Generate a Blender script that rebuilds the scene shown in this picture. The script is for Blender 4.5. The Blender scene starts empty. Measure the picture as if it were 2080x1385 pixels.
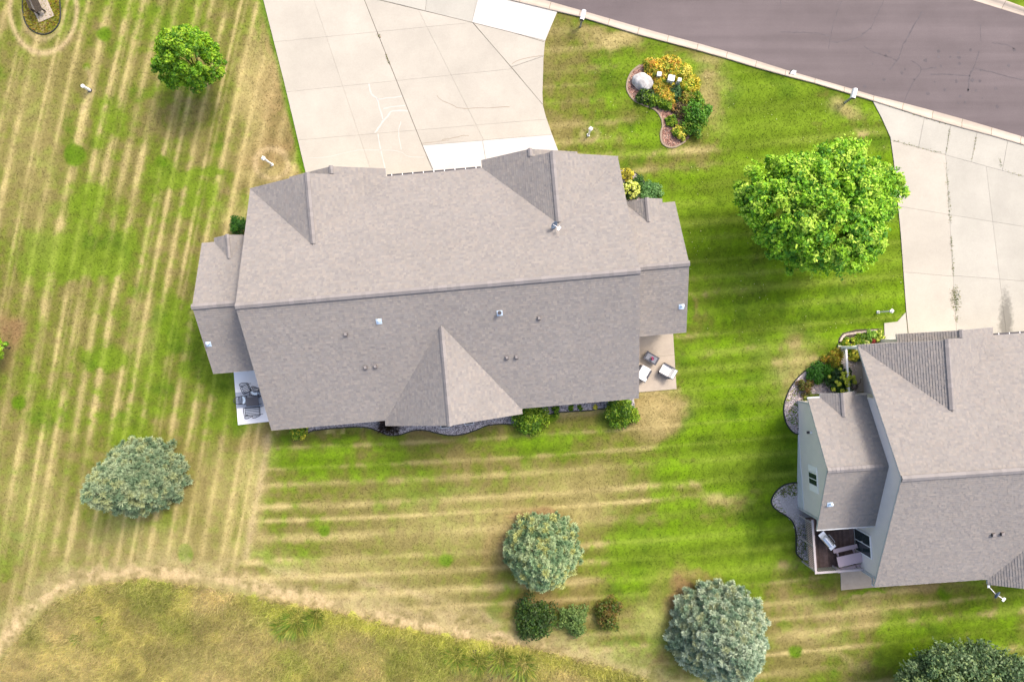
import bpy, math, random
import numpy as np
from mathutils import Vector, Matrix

random.seed(7)
RNG = np.random.default_rng(11)
R = math.radians
sc = bpy.context.scene

# ------------------------------------------------------------------ camera, sky, sun, exposure
F, H = 1387.0, 46.0                     # focal length in photo pixels, drone height in metres
cam = bpy.data.cameras.new('Camera')
camo = bpy.data.objects.new('Camera', cam)
sc.collection.objects.link(camo)
camo.location = (0, 0, H)
camo.rotation_euler = (0, 0, 0)
cam.sensor_width = 36.0
cam.lens = 36.0 * F / 2080.0
cam.clip_end = 2000
sc.camera = camo

SUN_EL, SUN_AZ = R(51), R(46)           # azimuth measured from +X (image right) towards +Y (image up)
w = bpy.data.worlds.new('World')
sc.world = w
w.use_nodes = True
wn = w.node_tree.nodes
bg = wn['Background']
sky = wn.new('ShaderNodeTexSky')
sky.sky_type = 'NISHITA'
sky.sun_disc = False
sky.sun_elevation = SUN_EL
sky.sun_rotation = R(90) - SUN_AZ
sky.air_density = 0.8
sky.dust_density = 5.0
sky.ozone_density = 0.3
w.node_tree.links.new(sky.outputs[0], bg.inputs[0])
bg.inputs[1].default_value = 0.15

sl = bpy.data.lights.new('Sun', 'SUN')
sl.energy = 1.0
sl.angle = R(12)
sl.color = (1.0, 0.93, 0.82)
slo = bpy.data.objects.new('Sun', sl)
sc.collection.objects.link(slo)
slo.rotation_euler = (R(90) - SUN_EL, 0, SUN_AZ + R(90))

sc.view_settings.view_transform = 'Standard'
sc.view_settings.look = 'None'
sc.view_settings.gamma = 1.0
sc.view_settings.use_curve_mapping = False
sc.view_settings.exposure = 1.27
sc.cycles.max_bounces = 6
sc.cycles.diffuse_bounces = 3

C = sc.collection

# ------------------------------------------------------------------ helpers
def sstep(t):
    t = np.clip(t, 0, 1)
    return t * t * (3 - 2 * t)

def hgt(x, y):
    """terrain: flat, falling away behind the right hand house"""
    return -1.3 * sstep((np.asarray(x, float) - 9.0) / 9.0) * sstep((-3.5 - np.asarray(y, float)) / 9.0)

def Wp(px, py, z=0.0):
    return ((px - 1040) / F * (H - z), (692.5 - py) / F * (H - z))

def G(px, py, dz=0.0):
    """a photo pixel to a point on the ground"""
    z = 0.0
    for _ in range(12):
        x, y = Wp(px, py, z)
        z = float(hgt(x, y))
    return Vector((x, y, z + dz))

def lin(r, g, b):
    f = lambda c: (c / 255.0) / 12.92 if c < 10.3 else (((c / 255.0) + 0.055) / 1.055) ** 2.4
    return (f(r), f(g), f(b))

def alb(r, g, b, k=0.62):
    """display colour of a lit surface in the photo -> base colour"""
    c = lin(r, g, b)
    return tuple(v * k for v in c)

def hash2(ix, iy, seed):
    h = (ix.astype(np.int64) * 374761393 + iy.astype(np.int64) * 668265263 + seed * 1442695041) & 0x7fffffff
    h = ((h ^ (h >> 13)) * 1274126177) & 0x7fffffff
    return ((h ^ (h >> 16)) & 0xffffff) / float(0xffffff)

def vnoise(x, y, seed=0):
    ix = np.floor(x); iy = np.floor(y)
    fx = x - ix; fy = y - iy
    fx = fx * fx * (3 - 2 * fx); fy = fy * fy * (3 - 2 * fy)
    a = hash2(ix, iy, seed); b = hash2(ix + 1, iy, seed)
    c = hash2(ix, iy + 1, seed); d = hash2(ix + 1, iy + 1, seed)
    return (a * (1 - fx) + b * fx) * (1 - fy) + (c * (1 - fx) + d * fx) * fy

def fbm(x, y, seed=0, oct=4):
    s = 0.0; a = 0.5; t = 0.0
    for i in range(oct):
        s = s + a * vnoise(x * 2 ** i + 17.3 * i, y * 2 ** i - 9.1 * i, seed + i)
        t += a; a *= 0.5
    return s / t

def pldist(u, v, pts):
    d = np.full(u.shape, 1e9)
    for (ax, ay), (bx, by) in zip(pts[:-1], pts[1:]):
        dx, dy = bx - ax, by - ay
        t = np.clip(((u - ax) * dx + (v - ay) * dy) / (dx * dx + dy * dy), 0, 1)
        d = np.minimum(d, np.hypot(u - ax - t * dx, v - ay - t * dy))
    return d

def inpoly(u, v, pts):
    ins = np.zeros(u.shape, bool)
    n = len(pts)
    for i in range(n):
        ax, ay = pts[i]; bx, by = pts[(i + 1) % n]
        if ay == by:
            continue
        c = ((ay > v) != (by > v)) & (u < (bx - ax) * (v - ay) / (by - ay) + ax)
        ins ^= c
    return ins

# ------------------------------------------------------------------ materials
MATS = {}
def mat(name, col, rough=0.8, spec=0.3, var=0.0, scale=4.0, bump=0.0, bscale=40.0, metal=0.0, attr=False,
        transl=0.0, objvar=0.0, fine=0.0, fscale=40.0):
    m = bpy.data.materials.new(name); m.use_nodes = True
    nt = m.node_tree; N = nt.nodes; Lk = nt.links
    p = N['Principled BSDF']
    p.inputs['Roughness'].default_value = rough
    p.inputs['Metallic'].default_value = metal
    p.inputs['Specular IOR Level'].default_value = spec
    tc = N.new('ShaderNodeTexCoord')
    if attr:
        a = N.new('ShaderNodeAttribute'); a.attribute_name = 'Col'
        cur = a.outputs['Color']
    else:
        a = N.new('ShaderNodeRGB'); a.outputs[0].default_value = (*col, 1)
        cur = a.outputs[0]
    def modulate(cur, fac_socket, lo, hi, frm=(0.25, 0.75)):
        mr = N.new('ShaderNodeMapRange')
        mr.inputs['From Min'].default_value, mr.inputs['From Max'].default_value = frm
        mr.inputs['To Min'].default_value = lo; mr.inputs['To Max'].default_value = hi
        Lk.new(fac_socket, mr.inputs['Value'])
        mul = N.new('ShaderNodeVectorMath'); mul.operation = 'SCALE'
        Lk.new(cur, mul.inputs[0]); Lk.new(mr.outputs[0], mul.inputs['Scale'])
        return mul.outputs[0]
    if var:
        n = N.new('ShaderNodeTexNoise'); n.inputs['Scale'].default_value = scale
        n.inputs['Detail'].default_value = 6; n.inputs['Roughness'].default_value = 0.65
        Lk.new(tc.outputs['Object'], n.inputs['Vector'])
        cur = modulate(cur, n.outputs['Fac'], 1 - var, 1 + var)
    if fine:
        n = N.new('ShaderNodeTexNoise'); n.inputs['Scale'].default_value = fscale
        n.inputs['Detail'].default_value = 3; n.inputs['Roughness'].default_value = 0.7
        Lk.new(tc.outputs['Object'], n.inputs['Vector'])
        cur = modulate(cur, n.outputs['Fac'], 1 - fine, 1 + fine)
    if objvar:
        oi = N.new('ShaderNodeObjectInfo')
        cur = modulate(cur, oi.outputs['Random'], 1 - objvar, 1 + objvar, (0, 1))
    Lk.new(cur, p.inputs['Base Color'])
    if bump:
        n = N.new('ShaderNodeTexNoise'); n.inputs['Scale'].default_value = bscale
        n.inputs['Detail'].default_value = 4
        Lk.new(tc.outputs['Object'], n.inputs['Vector'])
        b = N.new('ShaderNodeBump'); b.inputs['Strength'].default_value = bump
        b.inputs['Distance'].default_value = 0.02
        Lk.new(n.outputs['Fac'], b.inputs['Height']); Lk.new(b.outputs[0], p.inputs['Normal'])
    if transl:
        t = N.new('ShaderNodeBsdfTranslucent'); Lk.new(cur, t.inputs['Color'])
        mx = N.new('ShaderNodeMixShader'); mx.inputs[0].default_value = transl
        out = N['Material Output']
        Lk.new(p.outputs[0], mx.inputs[1]); Lk.new(t.outputs[0], mx.inputs[2])
        Lk.new(mx.outputs[0], out.inputs['Surface'])
    MATS[name] = m
    return m

def hexmat():
    mat('ground', (0.2, 0.2, 0.1), 0.95, 0.05, attr=True, fine=0.20, fscale=6.5, var=0.08, scale=0.9, bump=0.3, bscale=16)
    mat('grass', (0.1, 0.2, 0.02), 0.8, 0.15, attr=True, transl=0.45)
    mat('leaf', (0.1, 0.2, 0.02), 0.55, 0.35, attr=True, transl=0.3)
    mat('needle', (0.1, 0.2, 0.1), 0.7, 0.2, attr=True, transl=0.12)
    mat('bark', (0.09, 0.065, 0.045), 0.9, 0.1, var=0.4, scale=9, bump=0.6, bscale=20)
    mat('shingle', (0.25, 0.22, 0.2), 0.92, 0.15, attr=True, fine=0.06, fscale=30, var=0.06, scale=0.25)
    mat('ridgecap', (0.23, 0.213, 0.205), 0.9, 0.15, objvar=0.09, fine=0.1)
    mat('trim', (0.46, 0.48, 0.49), 0.5, 0.4, var=0.06, scale=2)
    mat('siding', (0.71, 0.665, 0.635), 0.7, 0.3, var=0.05, scale=1.5)
    mat('foundation', (0.55, 0.58, 0.6), 0.85, 0.2, var=0.08, scale=2)
    mat('white', (0.84, 0.83, 0.82), 0.5, 0.4, var=0.04)
    mat('glass', (0.02, 0.035, 0.04), 0.06, 0.6)
    mat('blind', (0.5, 0.52, 0.53), 0.7, 0.3)
    mat('concrete', alb(226, 219, 204, .485), 0.9, 0.2, var=0.10, scale=0.4, fine=0.05, fscale=12, objvar=0.035, bump=0.1)
    mat('concrete_grey', alb(221, 217, 204, .485), 0.9, 0.2, var=0.10, scale=0.45, fine=0.05, fscale=12, objvar=0.05, bump=0.1)
    mat('concrete_new', alb(246, 242, 234, 0.5), 0.9, 0.2, var=0.05, scale=0.8, fine=0.04, fscale=12, objvar=0.02)
    mat('concrete_patio', alb(214, 200, 182, .55), 0.9, 0.2, var=0.12, scale=1.3, fine=0.06, fscale=14)
    mat('concrete_white', alb(246, 246, 248, 0.8), 0.8, 0.3, var=0.04, scale=1.3)
    mat('joint', (0.07, 0.06, 0.045), 0.95, 0.1)
    mat('kerb', alb(232, 216, 198, .5), 0.9, 0.2, var=0.09, scale=1.2, fine=0.06, objvar=0.06)
    mat('sealant', alb(242, 236, 228, 0.5), 0.8, 0.2)
    mat('asphalt_crack', (0.1, 0.088, 0.093), 0.9, 0.2, var=0.3, scale=3)
    mat('crack', (0.25, 0.2, 0.15), 0.95, 0.1)
    mat('iron', (0.018, 0.02, 0.028), 0.5, 0.4)
    mat('plastic_dark', (0.05, 0.045, 0.05), 0.5, 0.4)
    mat('plastic_grey', (0.30, 0.32, 0.30), 0.6, 0.35, var=0.06)
    mat('pedestal', (0.42, 0.46, 0.43), 0.6, 0.35, var=0.08)
    mat('vent_brown', (0.10, 0.085, 0.08), 0.7, 0.3)
    mat('vent_top', (0.24, 0.22, 0.21), 0.8, 0.3)
    mat('metal', (0.62, 0.66, 0.70), 0.35, 0.5, metal=0.8, var=0.1, scale=5)
    mat('flashing', (0.55, 0.66, 0.76), 0.5, 0.5, metal=0.25, var=0.12, scale=9)
    mat('steel', (0.66, 0.67, 0.68), 0.25, 0.5, metal=0.85, var=0.1, scale=4)
    mat('dish_blue', (0.10, 0.14, 0.2), 0.45, 0.4)
    mat('cushion', (0.80, 0.80, 0.79), 0.9, 0.1, var=0.03)
    mat('leaf_cushion', (0.45, 0.5, 0.55), 0.9, 0.1, var=0.3, scale=8)
    mat('rug', (0.34, 0.37, 0.43), 0.95, 0.05, var=0.08, scale=6, fine=0.1, fscale=60)
    mat('wicker', (0.07, 0.072, 0.085), 0.8, 0.2, fine=0.25, fscale=70)
    mat('fire_top', (0.17, 0.18, 0.21), 0.6, 0.3, fine=0.2, fscale=40)
    mat('pink', (0.55, 0.05, 0.22), 0.7, 0.2)
    mat('deck_wood', (0.115, 0.08, 0.07), 0.85, 0.15, var=0.35, scale=3, objvar=0.35, fine=0.3, fscale=25)
    mat('rail_wood', (0.40, 0.36, 0.36), 0.8, 0.2, var=0.08, scale=3)
    mat('picnic', (0.44, 0.355, 0.385), 0.75, 0.2, var=0.06, scale=3)
    mat('brown_wood', (0.05, 0.04, 0.03), 0.8, 0.2, var=0.35, scale=8)
    mat('edging_black', (0.02, 0.025, 0.022), 0.6, 0.3)
    mat('edging_pale', alb(196, 176, 152, .5), 0.9, 0.15, var=0.2, scale=3)
    mat('rubble', (0.3, 0.26, 0.25), 0.9, 0.2, attr=True)
    mat('mulch', (0.17, 0.12, 0.1), 0.95, 0.1, attr=True)
    mat('mud', (0.07, 0.06, 0.075), 0.6, 0.4, var=0.25, scale=6)
    mat('brick', (0.42, 0.35, 0.30), 0.9, 0.15, objvar=0.15, var=0.1)
    mat('hose', (0.06, 0.05, 0.04), 0.6, 0.3)
    mat('flower', (0.5, 0.55, 0.12), 0.7, 0.2, attr=True, transl=0.2)
    # boulder
    m = mat('boulder', (0.47, 0.455, 0.44), 0.85, 0.25, var=0.32, scale=2.6, bump=0.8, bscale=7, fine=0.15, fscale=22)
    # road: purple grey asphalt with long wheel bands and dark oil areas
    m = mat('asphalt', alb(148, 136, 137, 0.42), 0.9, 0.2, var=0.14, scale=0.22, fine=0.14, fscale=26, bump=0.3, bscale=60)
    nt = m.node_tree; N = nt.nodes; Lk = nt.links
    p = N['Principled BSDF']; src = p.inputs['Base Color'].links[0].from_socket
    tc = N.new('ShaderNodeTexCoord'); mp = N.new('ShaderNodeMapping')
    mp.inputs['Rotation'].default_value = (0, 0, R(16)); mp.inputs['Scale'].default_value = (0.05, 1.1, 1)
    n = N.new('ShaderNodeTexNoise'); n.inputs['Scale'].default_value = 1.0; n.inputs['Detail'].default_value = 5
    Lk.new(tc.outputs['Object'], mp.inputs[0]); Lk.new(mp.outputs[0], n.inputs['Vector'])
    mr = N.new('ShaderNodeMapRange'); mr.inputs['From Min'].default_value = .3; mr.inputs['From Max'].default_value = .7
    mr.inputs['To Min'].default_value = .88; mr.inputs['To Max'].default_value = 1.12
    Lk.new(n.outputs['Fac'], mr.inputs['Value'])
    mu = N.new('ShaderNodeVectorMath'); mu.operation = 'SCALE'
    Lk.new(src, mu.inputs[0]); Lk.new(mr.outputs[0], mu.inputs['Scale']); Lk.new(mu.outputs[0], p.inputs['Base Color'])
    # tyre stain on one driveway slab (a worn dark streak in world coordinates)
    m = mat('concrete_stained', alb(221, 217, 204, .485), 0.9, 0.2, var=0.10, scale=0.45, fine=0.05, fscale=12, bump=0.1)
    nt = m.node_tree; N = nt.nodes; Lk = nt.links
    p = N['Principled BSDF']; src = p.inputs['Base Color'].links[0].from_socket
    tc = N.new('ShaderNodeTexCoord')
    a = G(2042, 660); b = G(2034, 560)
    mp = N.new('ShaderNodeMapping'); mp.vector_type = 'POINT'
    mp.inputs['Location'].default_value = (-a.x, -a.y, 0)
    Lk.new(tc.outputs['Object'], mp.inputs[0])
    mp2 = N.new('ShaderNodeMapping'); mp2.inputs['Rotation'].default_value = (0, 0, R(-5)); mp2.inputs['Scale'].default_value = (2.0, 0.42, 1)
    Lk.new(mp.outputs[0], mp2.inputs[0])
    ln = N.new('ShaderNodeVectorMath'); ln.operation = 'LENGTH'; Lk.new(mp2.outputs[0], ln.inputs[0])
    n = N.new('ShaderNodeTexNoise'); n.inputs['Scale'].default_value = 5; n.inputs['Detail'].default_value = 6
    Lk.new(tc.outputs['Object'], n.inputs['Vector'])
    ad = N.new('ShaderNodeMath'); ad.operation = 'MULTIPLY_ADD'; ad.inputs[1].default_value = 1.1; ad.inputs[2].default_value = -0.55
    Lk.new(n.outputs['Fac'], ad.inputs[0])
    sm = N.new('ShaderNodeMath'); sm.operation = 'ADD'; Lk.new(ln.outputs['Value'], sm.inputs[0]); Lk.new(ad.outputs[0], sm.inputs[1])
    mr = N.new('ShaderNodeMapRange'); mr.inputs['From Min'].default_value = .55; mr.inputs['From Max'].default_value = 1.15
    mr.inputs['To Min'].default_value = .5; mr.inputs['To Max'].default_value = 1.0
    Lk.new(sm.outputs[0], mr.inputs['Value'])
    mu = N.new('ShaderNodeVectorMath'); mu.operation = 'SCALE'
    Lk.new(src, mu.inputs[0]); Lk.new(mr.outputs[0], mu.inputs['Scale']); Lk.new(mu.outputs[0], p.inputs['Base Color'])
hexmat()

# ------------------------------------------------------------------ object helpers
def link(name, me, m=None, parent=None):
    o = bpy.data.objects.new(name, me); C.objects.link(o)
    if m is not None and me is not None and not me.materials:
        me.materials.append(MATS[m])
    if parent is not None:
        o.parent = parent
    return o

def tag(o, label=None, cat=None, group=None, kind=None):
    if label: o['label'] = label
    if cat: o['category'] = cat
    if group: o['group'] = group
    if kind: o['kind'] = kind
    return o

def empty(name, loc=(0, 0, 0), rz=0.0, label=None, cat=None, group=None):
    o = bpy.data.objects.new(name, None); C.objects.link(o)
    o.empty_display_size = 0.2
    o.location = loc; o.rotation_euler = (0, 0, rz)
    return tag(o, label, cat, group)

class MB:
    """collects boxes, prisms, tubes, ... and links them as one mesh"""
    def __init__(s): s.v = []; s.f = []; s.smooth = False
    def add(s, vs, fs):
        n = len(s.v); s.v += [tuple(p) for p in vs]; s.f += [tuple(i + n for i in f) for f in fs]; return s
    def box(s, x0, x1, y0, y1, z0, z1):
        return s.add([(x0, y0, z0), (x1, y0, z0), (x1, y1, z0), (x0, y1, z0), (x0, y0, z1), (x1, y0, z1), (x1, y1, z1), (x0, y1, z1)],
                     [(0, 3, 2, 1), (4, 5, 6, 7), (0, 1, 5, 4), (1, 2, 6, 5), (2, 3, 7, 6), (3, 0, 4, 7)])
    def obox(s, c, sx, sy, sz, rz=0, rx=0, ry=0):
        M = Matrix.Translation(c) @ Matrix.Rotation(rz, 4, 'Z') @ Matrix.Rotation(ry, 4, 'Y') @ Matrix.Rotation(rx, 4, 'X')
        vs = [M @ Vector((a * sx / 2, b * sy / 2, d * sz / 2)) for d in (-1, 1) for a, b in ((-1, -1), (1, -1), (1, 1), (-1, 1))]
        return s.add(vs, [(0, 3, 2, 1), (4, 5, 6, 7), (0, 1, 5, 4), (1, 2, 6, 5), (2, 3, 7, 6), (3, 0, 4, 7)])
    def prism(s, pts, z0, z1):
        n = len(pts)
        if sum(pts[i][0] * pts[(i + 1) % n][1] - pts[(i + 1) % n][0] * pts[i][1] for i in range(n)) < 0:
            pts = pts[::-1]
        vs = [(p[0], p[1], z0) for p in pts] + [(p[0], p[1], z1) for p in pts]
        fs = [tuple(range(n))[::-1], tuple(range(n, 2 * n))] + [(i, (i + 1) % n, n + (i + 1) % n, n + i) for i in range(n)]
        return s.add(vs, fs)
    def slab3(s, poly, t):
        """planar 3D polygon, thickened straight down by t"""
        n = len(poly)
        vs = [tuple(p) for p in poly] + [(p[0], p[1], p[2] - t) for p in poly]
        return s.add(vs, [tuple(range(n)), tuple(range(n, 2 * n))[::-1]] + [(i, n + i, n + (i + 1) % n, (i + 1) % n) for i in range(n)])
    def tube(s, pts, rad, n=6, cap=True):
        pts = [Vector(p) for p in pts]
        if not hasattr(rad, '__len__'): rad = [rad] * len(pts)
        rings = []
        for i, p in enumerate(pts):
            d = (pts[min(i + 1, len(pts) - 1)] - pts[max(i - 1, 0)]).normalized()
            a = d.orthogonal().normalized() if i == 0 else (a - d * a.dot(d)).normalized()
            b = d.cross(a)
            rings.append([p + (a * math.cos(2 * math.pi * k / n) + b * math.sin(2 * math.pi * k / n)) * rad[i] for k in range(n)])
        vs = [q for r in rings for q in r]
        fs = [(i * n + k, i * n + (k + 1) % n, (i + 1) * n + (k + 1) % n, (i + 1) * n + k) for i in range(len(pts) - 1) for k in range(n)]
        if cap:
            fs += [tuple(range(n))[::-1], tuple(range((len(pts) - 1) * n, len(pts) * n))]
        return s.add(vs, fs)
    def cyl(s, x, y, z0, z1, r, n=12, r2=None):
        return s.tube([(x, y, z0), (x, y, z1)], [r, r if r2 is None else r2], n)
    def lathe(s, prof, n=16, c=(0, 0, 0)):
        vs = [(c[0] + r * math.cos(2 * math.pi * k / n), c[1] + r * math.sin(2 * math.pi * k / n), c[2] + z) for r, z in prof for k in range(n)]
        fs = [(i * n + k, i * n + (k + 1) % n, (i + 1) * n + (k + 1) % n, (i + 1) * n + k) for i in range(len(prof) - 1) for k in range(n)]
        return s.add(vs, fs)
    def ribbon(s, pts, wd, z):
        """flat strip following 2D points"""
        P = [Vector((p[0], p[1])) for p in pts]
        if not hasattr(wd, '__len__'): wd = [wd] * len(P)
        vs = []
        for i, p in enumerate(P):
            d = (P[min(i + 1, len(P) - 1)] - P[max(i - 1, 0)]).normalized()
            nn = Vector((-d.y, d.x)) * wd[i] / 2
            vs += [(p.x + nn.x, p.y + nn.y, z), (p.x - nn.x, p.y - nn.y, z)]
        return s.add(vs, [(2 * i, 2 * i + 1, 2 * i + 3, 2 * i + 2) for i in range(len(P) - 1)])
    def mesh(s, name):
        me = bpy.data.meshes.new(name); me.from_pydata(s.v, [], s.f); me.update()
        if s.smooth:
            me.polygons.foreach_set('use_smooth', [True] * len(me.polygons))
        return me
    def build(s, name, m, parent=None, kind=None):
        o = link(name, s.mesh(name), m, parent)
        if kind: o['kind'] = kind
        return o

def fastmesh(name, verts, faces, cols=None):
    """verts (n,3); faces (m,k) all alike; cols (n,3) per vertex"""
    me = bpy.data.meshes.new(name)
    n = len(verts); m, k = faces.shape
    me.vertices.add(n); me.vertices.foreach_set('co', np.ascontiguousarray(verts, np.float32).ravel())
    me.loops.add(m * k); me.loops.foreach_set('vertex_index', np.ascontiguousarray(faces, np.int32).ravel())
    me.polygons.add(m)
    me.polygons.foreach_set('loop_start', np.arange(0, m * k, k, dtype=np.int32))
    if cols is not None:
        at = me.attributes.new('Col', 'FLOAT_COLOR', 'POINT')
        c4 = np.ones((n, 4), np.float32); c4[:, :3] = cols
        at.data.foreach_set('color', c4.ravel())
    me.update(calc_edges=True); me.validate()
    return me

def smoothline(pts, n=8, closed=False):
    """Catmull-Rom through 2D points"""
    P = [np.array(p, float) for p in pts]
    out = []
    m = len(P)
    rng = range(m) if closed else range(m - 1)
    for i in rng:
        if closed:
            a, b, c, d = P[(i - 1) % m], P[i], P[(i + 1) % m], P[(i + 2) % m]
        else:
            a, b, c, d = P[max(i - 1, 0)], P[i], P[i + 1], P[min(i + 2, m - 1)]
        for k in range(n):
            t = k / n
            out.append(tuple(0.5 * ((2 * b) + (c - a) * t + (2 * a - 5 * b + 4 * c - d) * t * t + (3 * b - a - 3 * c + d) * t ** 3)))
    if not closed:
        out.append(tuple(P[-1]))
    return out

# ------------------------------------------------------------------ outlines in photo pixels (all lie on the ground)
DRIVE1 = [(500, -140), (535, 0), (578, 170), (620, 346), (650, 470), (1160, 440), (1147, 345), (1133, 304), (1120, 270), (1108, 235),
          (1103, 215), (1102, 190), (1104, 120), (1107, 85), (1118, 58), (1132, 25), (1077, 11), (1040, 3), (900, -32), (540, -140)]
DRIVE2 = [(1772, 206), (1790, 240), (1808, 280), (1815, 330), (1829, 476), (1834, 546), (1840, 631), (1850, 735),
          (2300, 735), (2300, 358), (2080, 296), (2015, 277), (1935, 256), (1875, 239), (1822, 222)]
KERB_OUT = [(700, -111), (900, -57), (1040, -18), (1102, 0), (1137, 9), (1195, 26), (1330, 65), (1450, 97), (1560, 131), (1617, 149), (1710, 175),
            (1772, 194), (1825, 207), (1935, 236), (2047, 269), (2120, 291), (2300, 345)]
KERB_IN = [(700, -90), (900, -34), (1040, 3), (1077, 11), (1132, 25), (1180, 36), (1290, 70), (1445, 111), (1560, 146), (1660, 172), (1772, 206),
           (1822, 222), (1875, 239), (1935, 256), (2015, 277), (2080, 296), (2300, 361)]
FAR_OUT = [(1500, -130), (1700, -77), (1970, -1), (2080, 33), (2300, 100)]
FAR_IN = [(1500, -152), (1700, -98), (2010, -11), (2032, -1), (2080, 19), (2300, 84)]
MEADOW = [(-60, 1420), (15, 1330), (60, 1275), (120, 1220), (190, 1193), (280, 1178), (380, 1190), (520, 1216), (620, 1232), (700, 1246), (800, 1272),
          (900, 1291), (1000, 1306), (1080, 1316), (1180, 1342), (1260, 1362), (1340, 1392), (1400, 1440)]
BEDS = {
    'island': [(1300, 133), (1283, 147), (1274, 168), (1275, 186), (1288, 204), (1306, 213), (1330, 223), (1342, 238), (1346, 255), (1342, 272),
               (1345, 290), (1358, 299), (1374, 298), (1392, 287), (1410, 272), (1422, 250), (1424, 228), (1414, 205), (1404, 182), (1396, 155), (1370, 132), (1330, 124)],
    'rear': [(590, 830), (600, 884), (622, 880), (640, 874), (700, 868), (745, 868), (775, 878), (790, 884), (815, 882), (840, 874), (865, 874),
             (890, 880), (915, 884), (940, 882), (965, 874), (990, 864), (1020, 861), (1060, 862), (1090, 850), (1130, 838), (1190, 834), (1225, 830),
             (1250, 828), (1290, 830), (1285, 790), (800, 800)],
    'front': [(1230, 345), (1275, 346), (1290, 352), (1304, 364), (1316, 380), (1322, 400), (1318, 430), (1240, 430)],
    'side': [(1718, 700), (1705, 718), (1680, 728), (1655, 740), (1632, 756), (1614, 774), (1600, 798), (1592, 826), (1594, 850), (1602, 868),
             (1615, 880), (1626, 880), (1640, 860), (1640, 800), (1740, 800), (1740, 710)],
    'rear_side': [(1626, 980), (1612, 980), (1592, 985), (1576, 998), (1567, 1014), (1569, 1026), (1580, 1037), (1598, 1048), (1610, 1060), (1616, 1080),
                  (1617, 1110), (1618, 1124), (1630, 1136), (1662, 1140), (1700, 1120), (1700, 1000)],
    'porch': [(1704, 686), (1712, 676), (1740, 669), (1790, 667), (1797, 680), (1797, 740), (1730, 740), (1718, 712), (1700, 708)],
}
PATIOS = {
    'left': [(475, 753), (484, 863), (600, 850), (590, 745)],
    'right': [(1280, 685), (1367, 676), (1374, 790), (1280, 798)],
    'lower': [(1705, 1120), (1708, 1198), (1813, 1189), (1810, 1110)],
}

# ------------------------------------------------------------------ ground sheet
def blob(u, v, cx, cy, rx, ry, sharp=1.0, rot=0.0):
    c, s = math.cos(rot), math.sin(rot)
    du, dv = u - cx, v - cy
    a = (du * c + dv * s) / rx; b = (-du * s + dv * c) / ry
    return np.exp(-(a * a + b * b) ** sharp)

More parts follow.
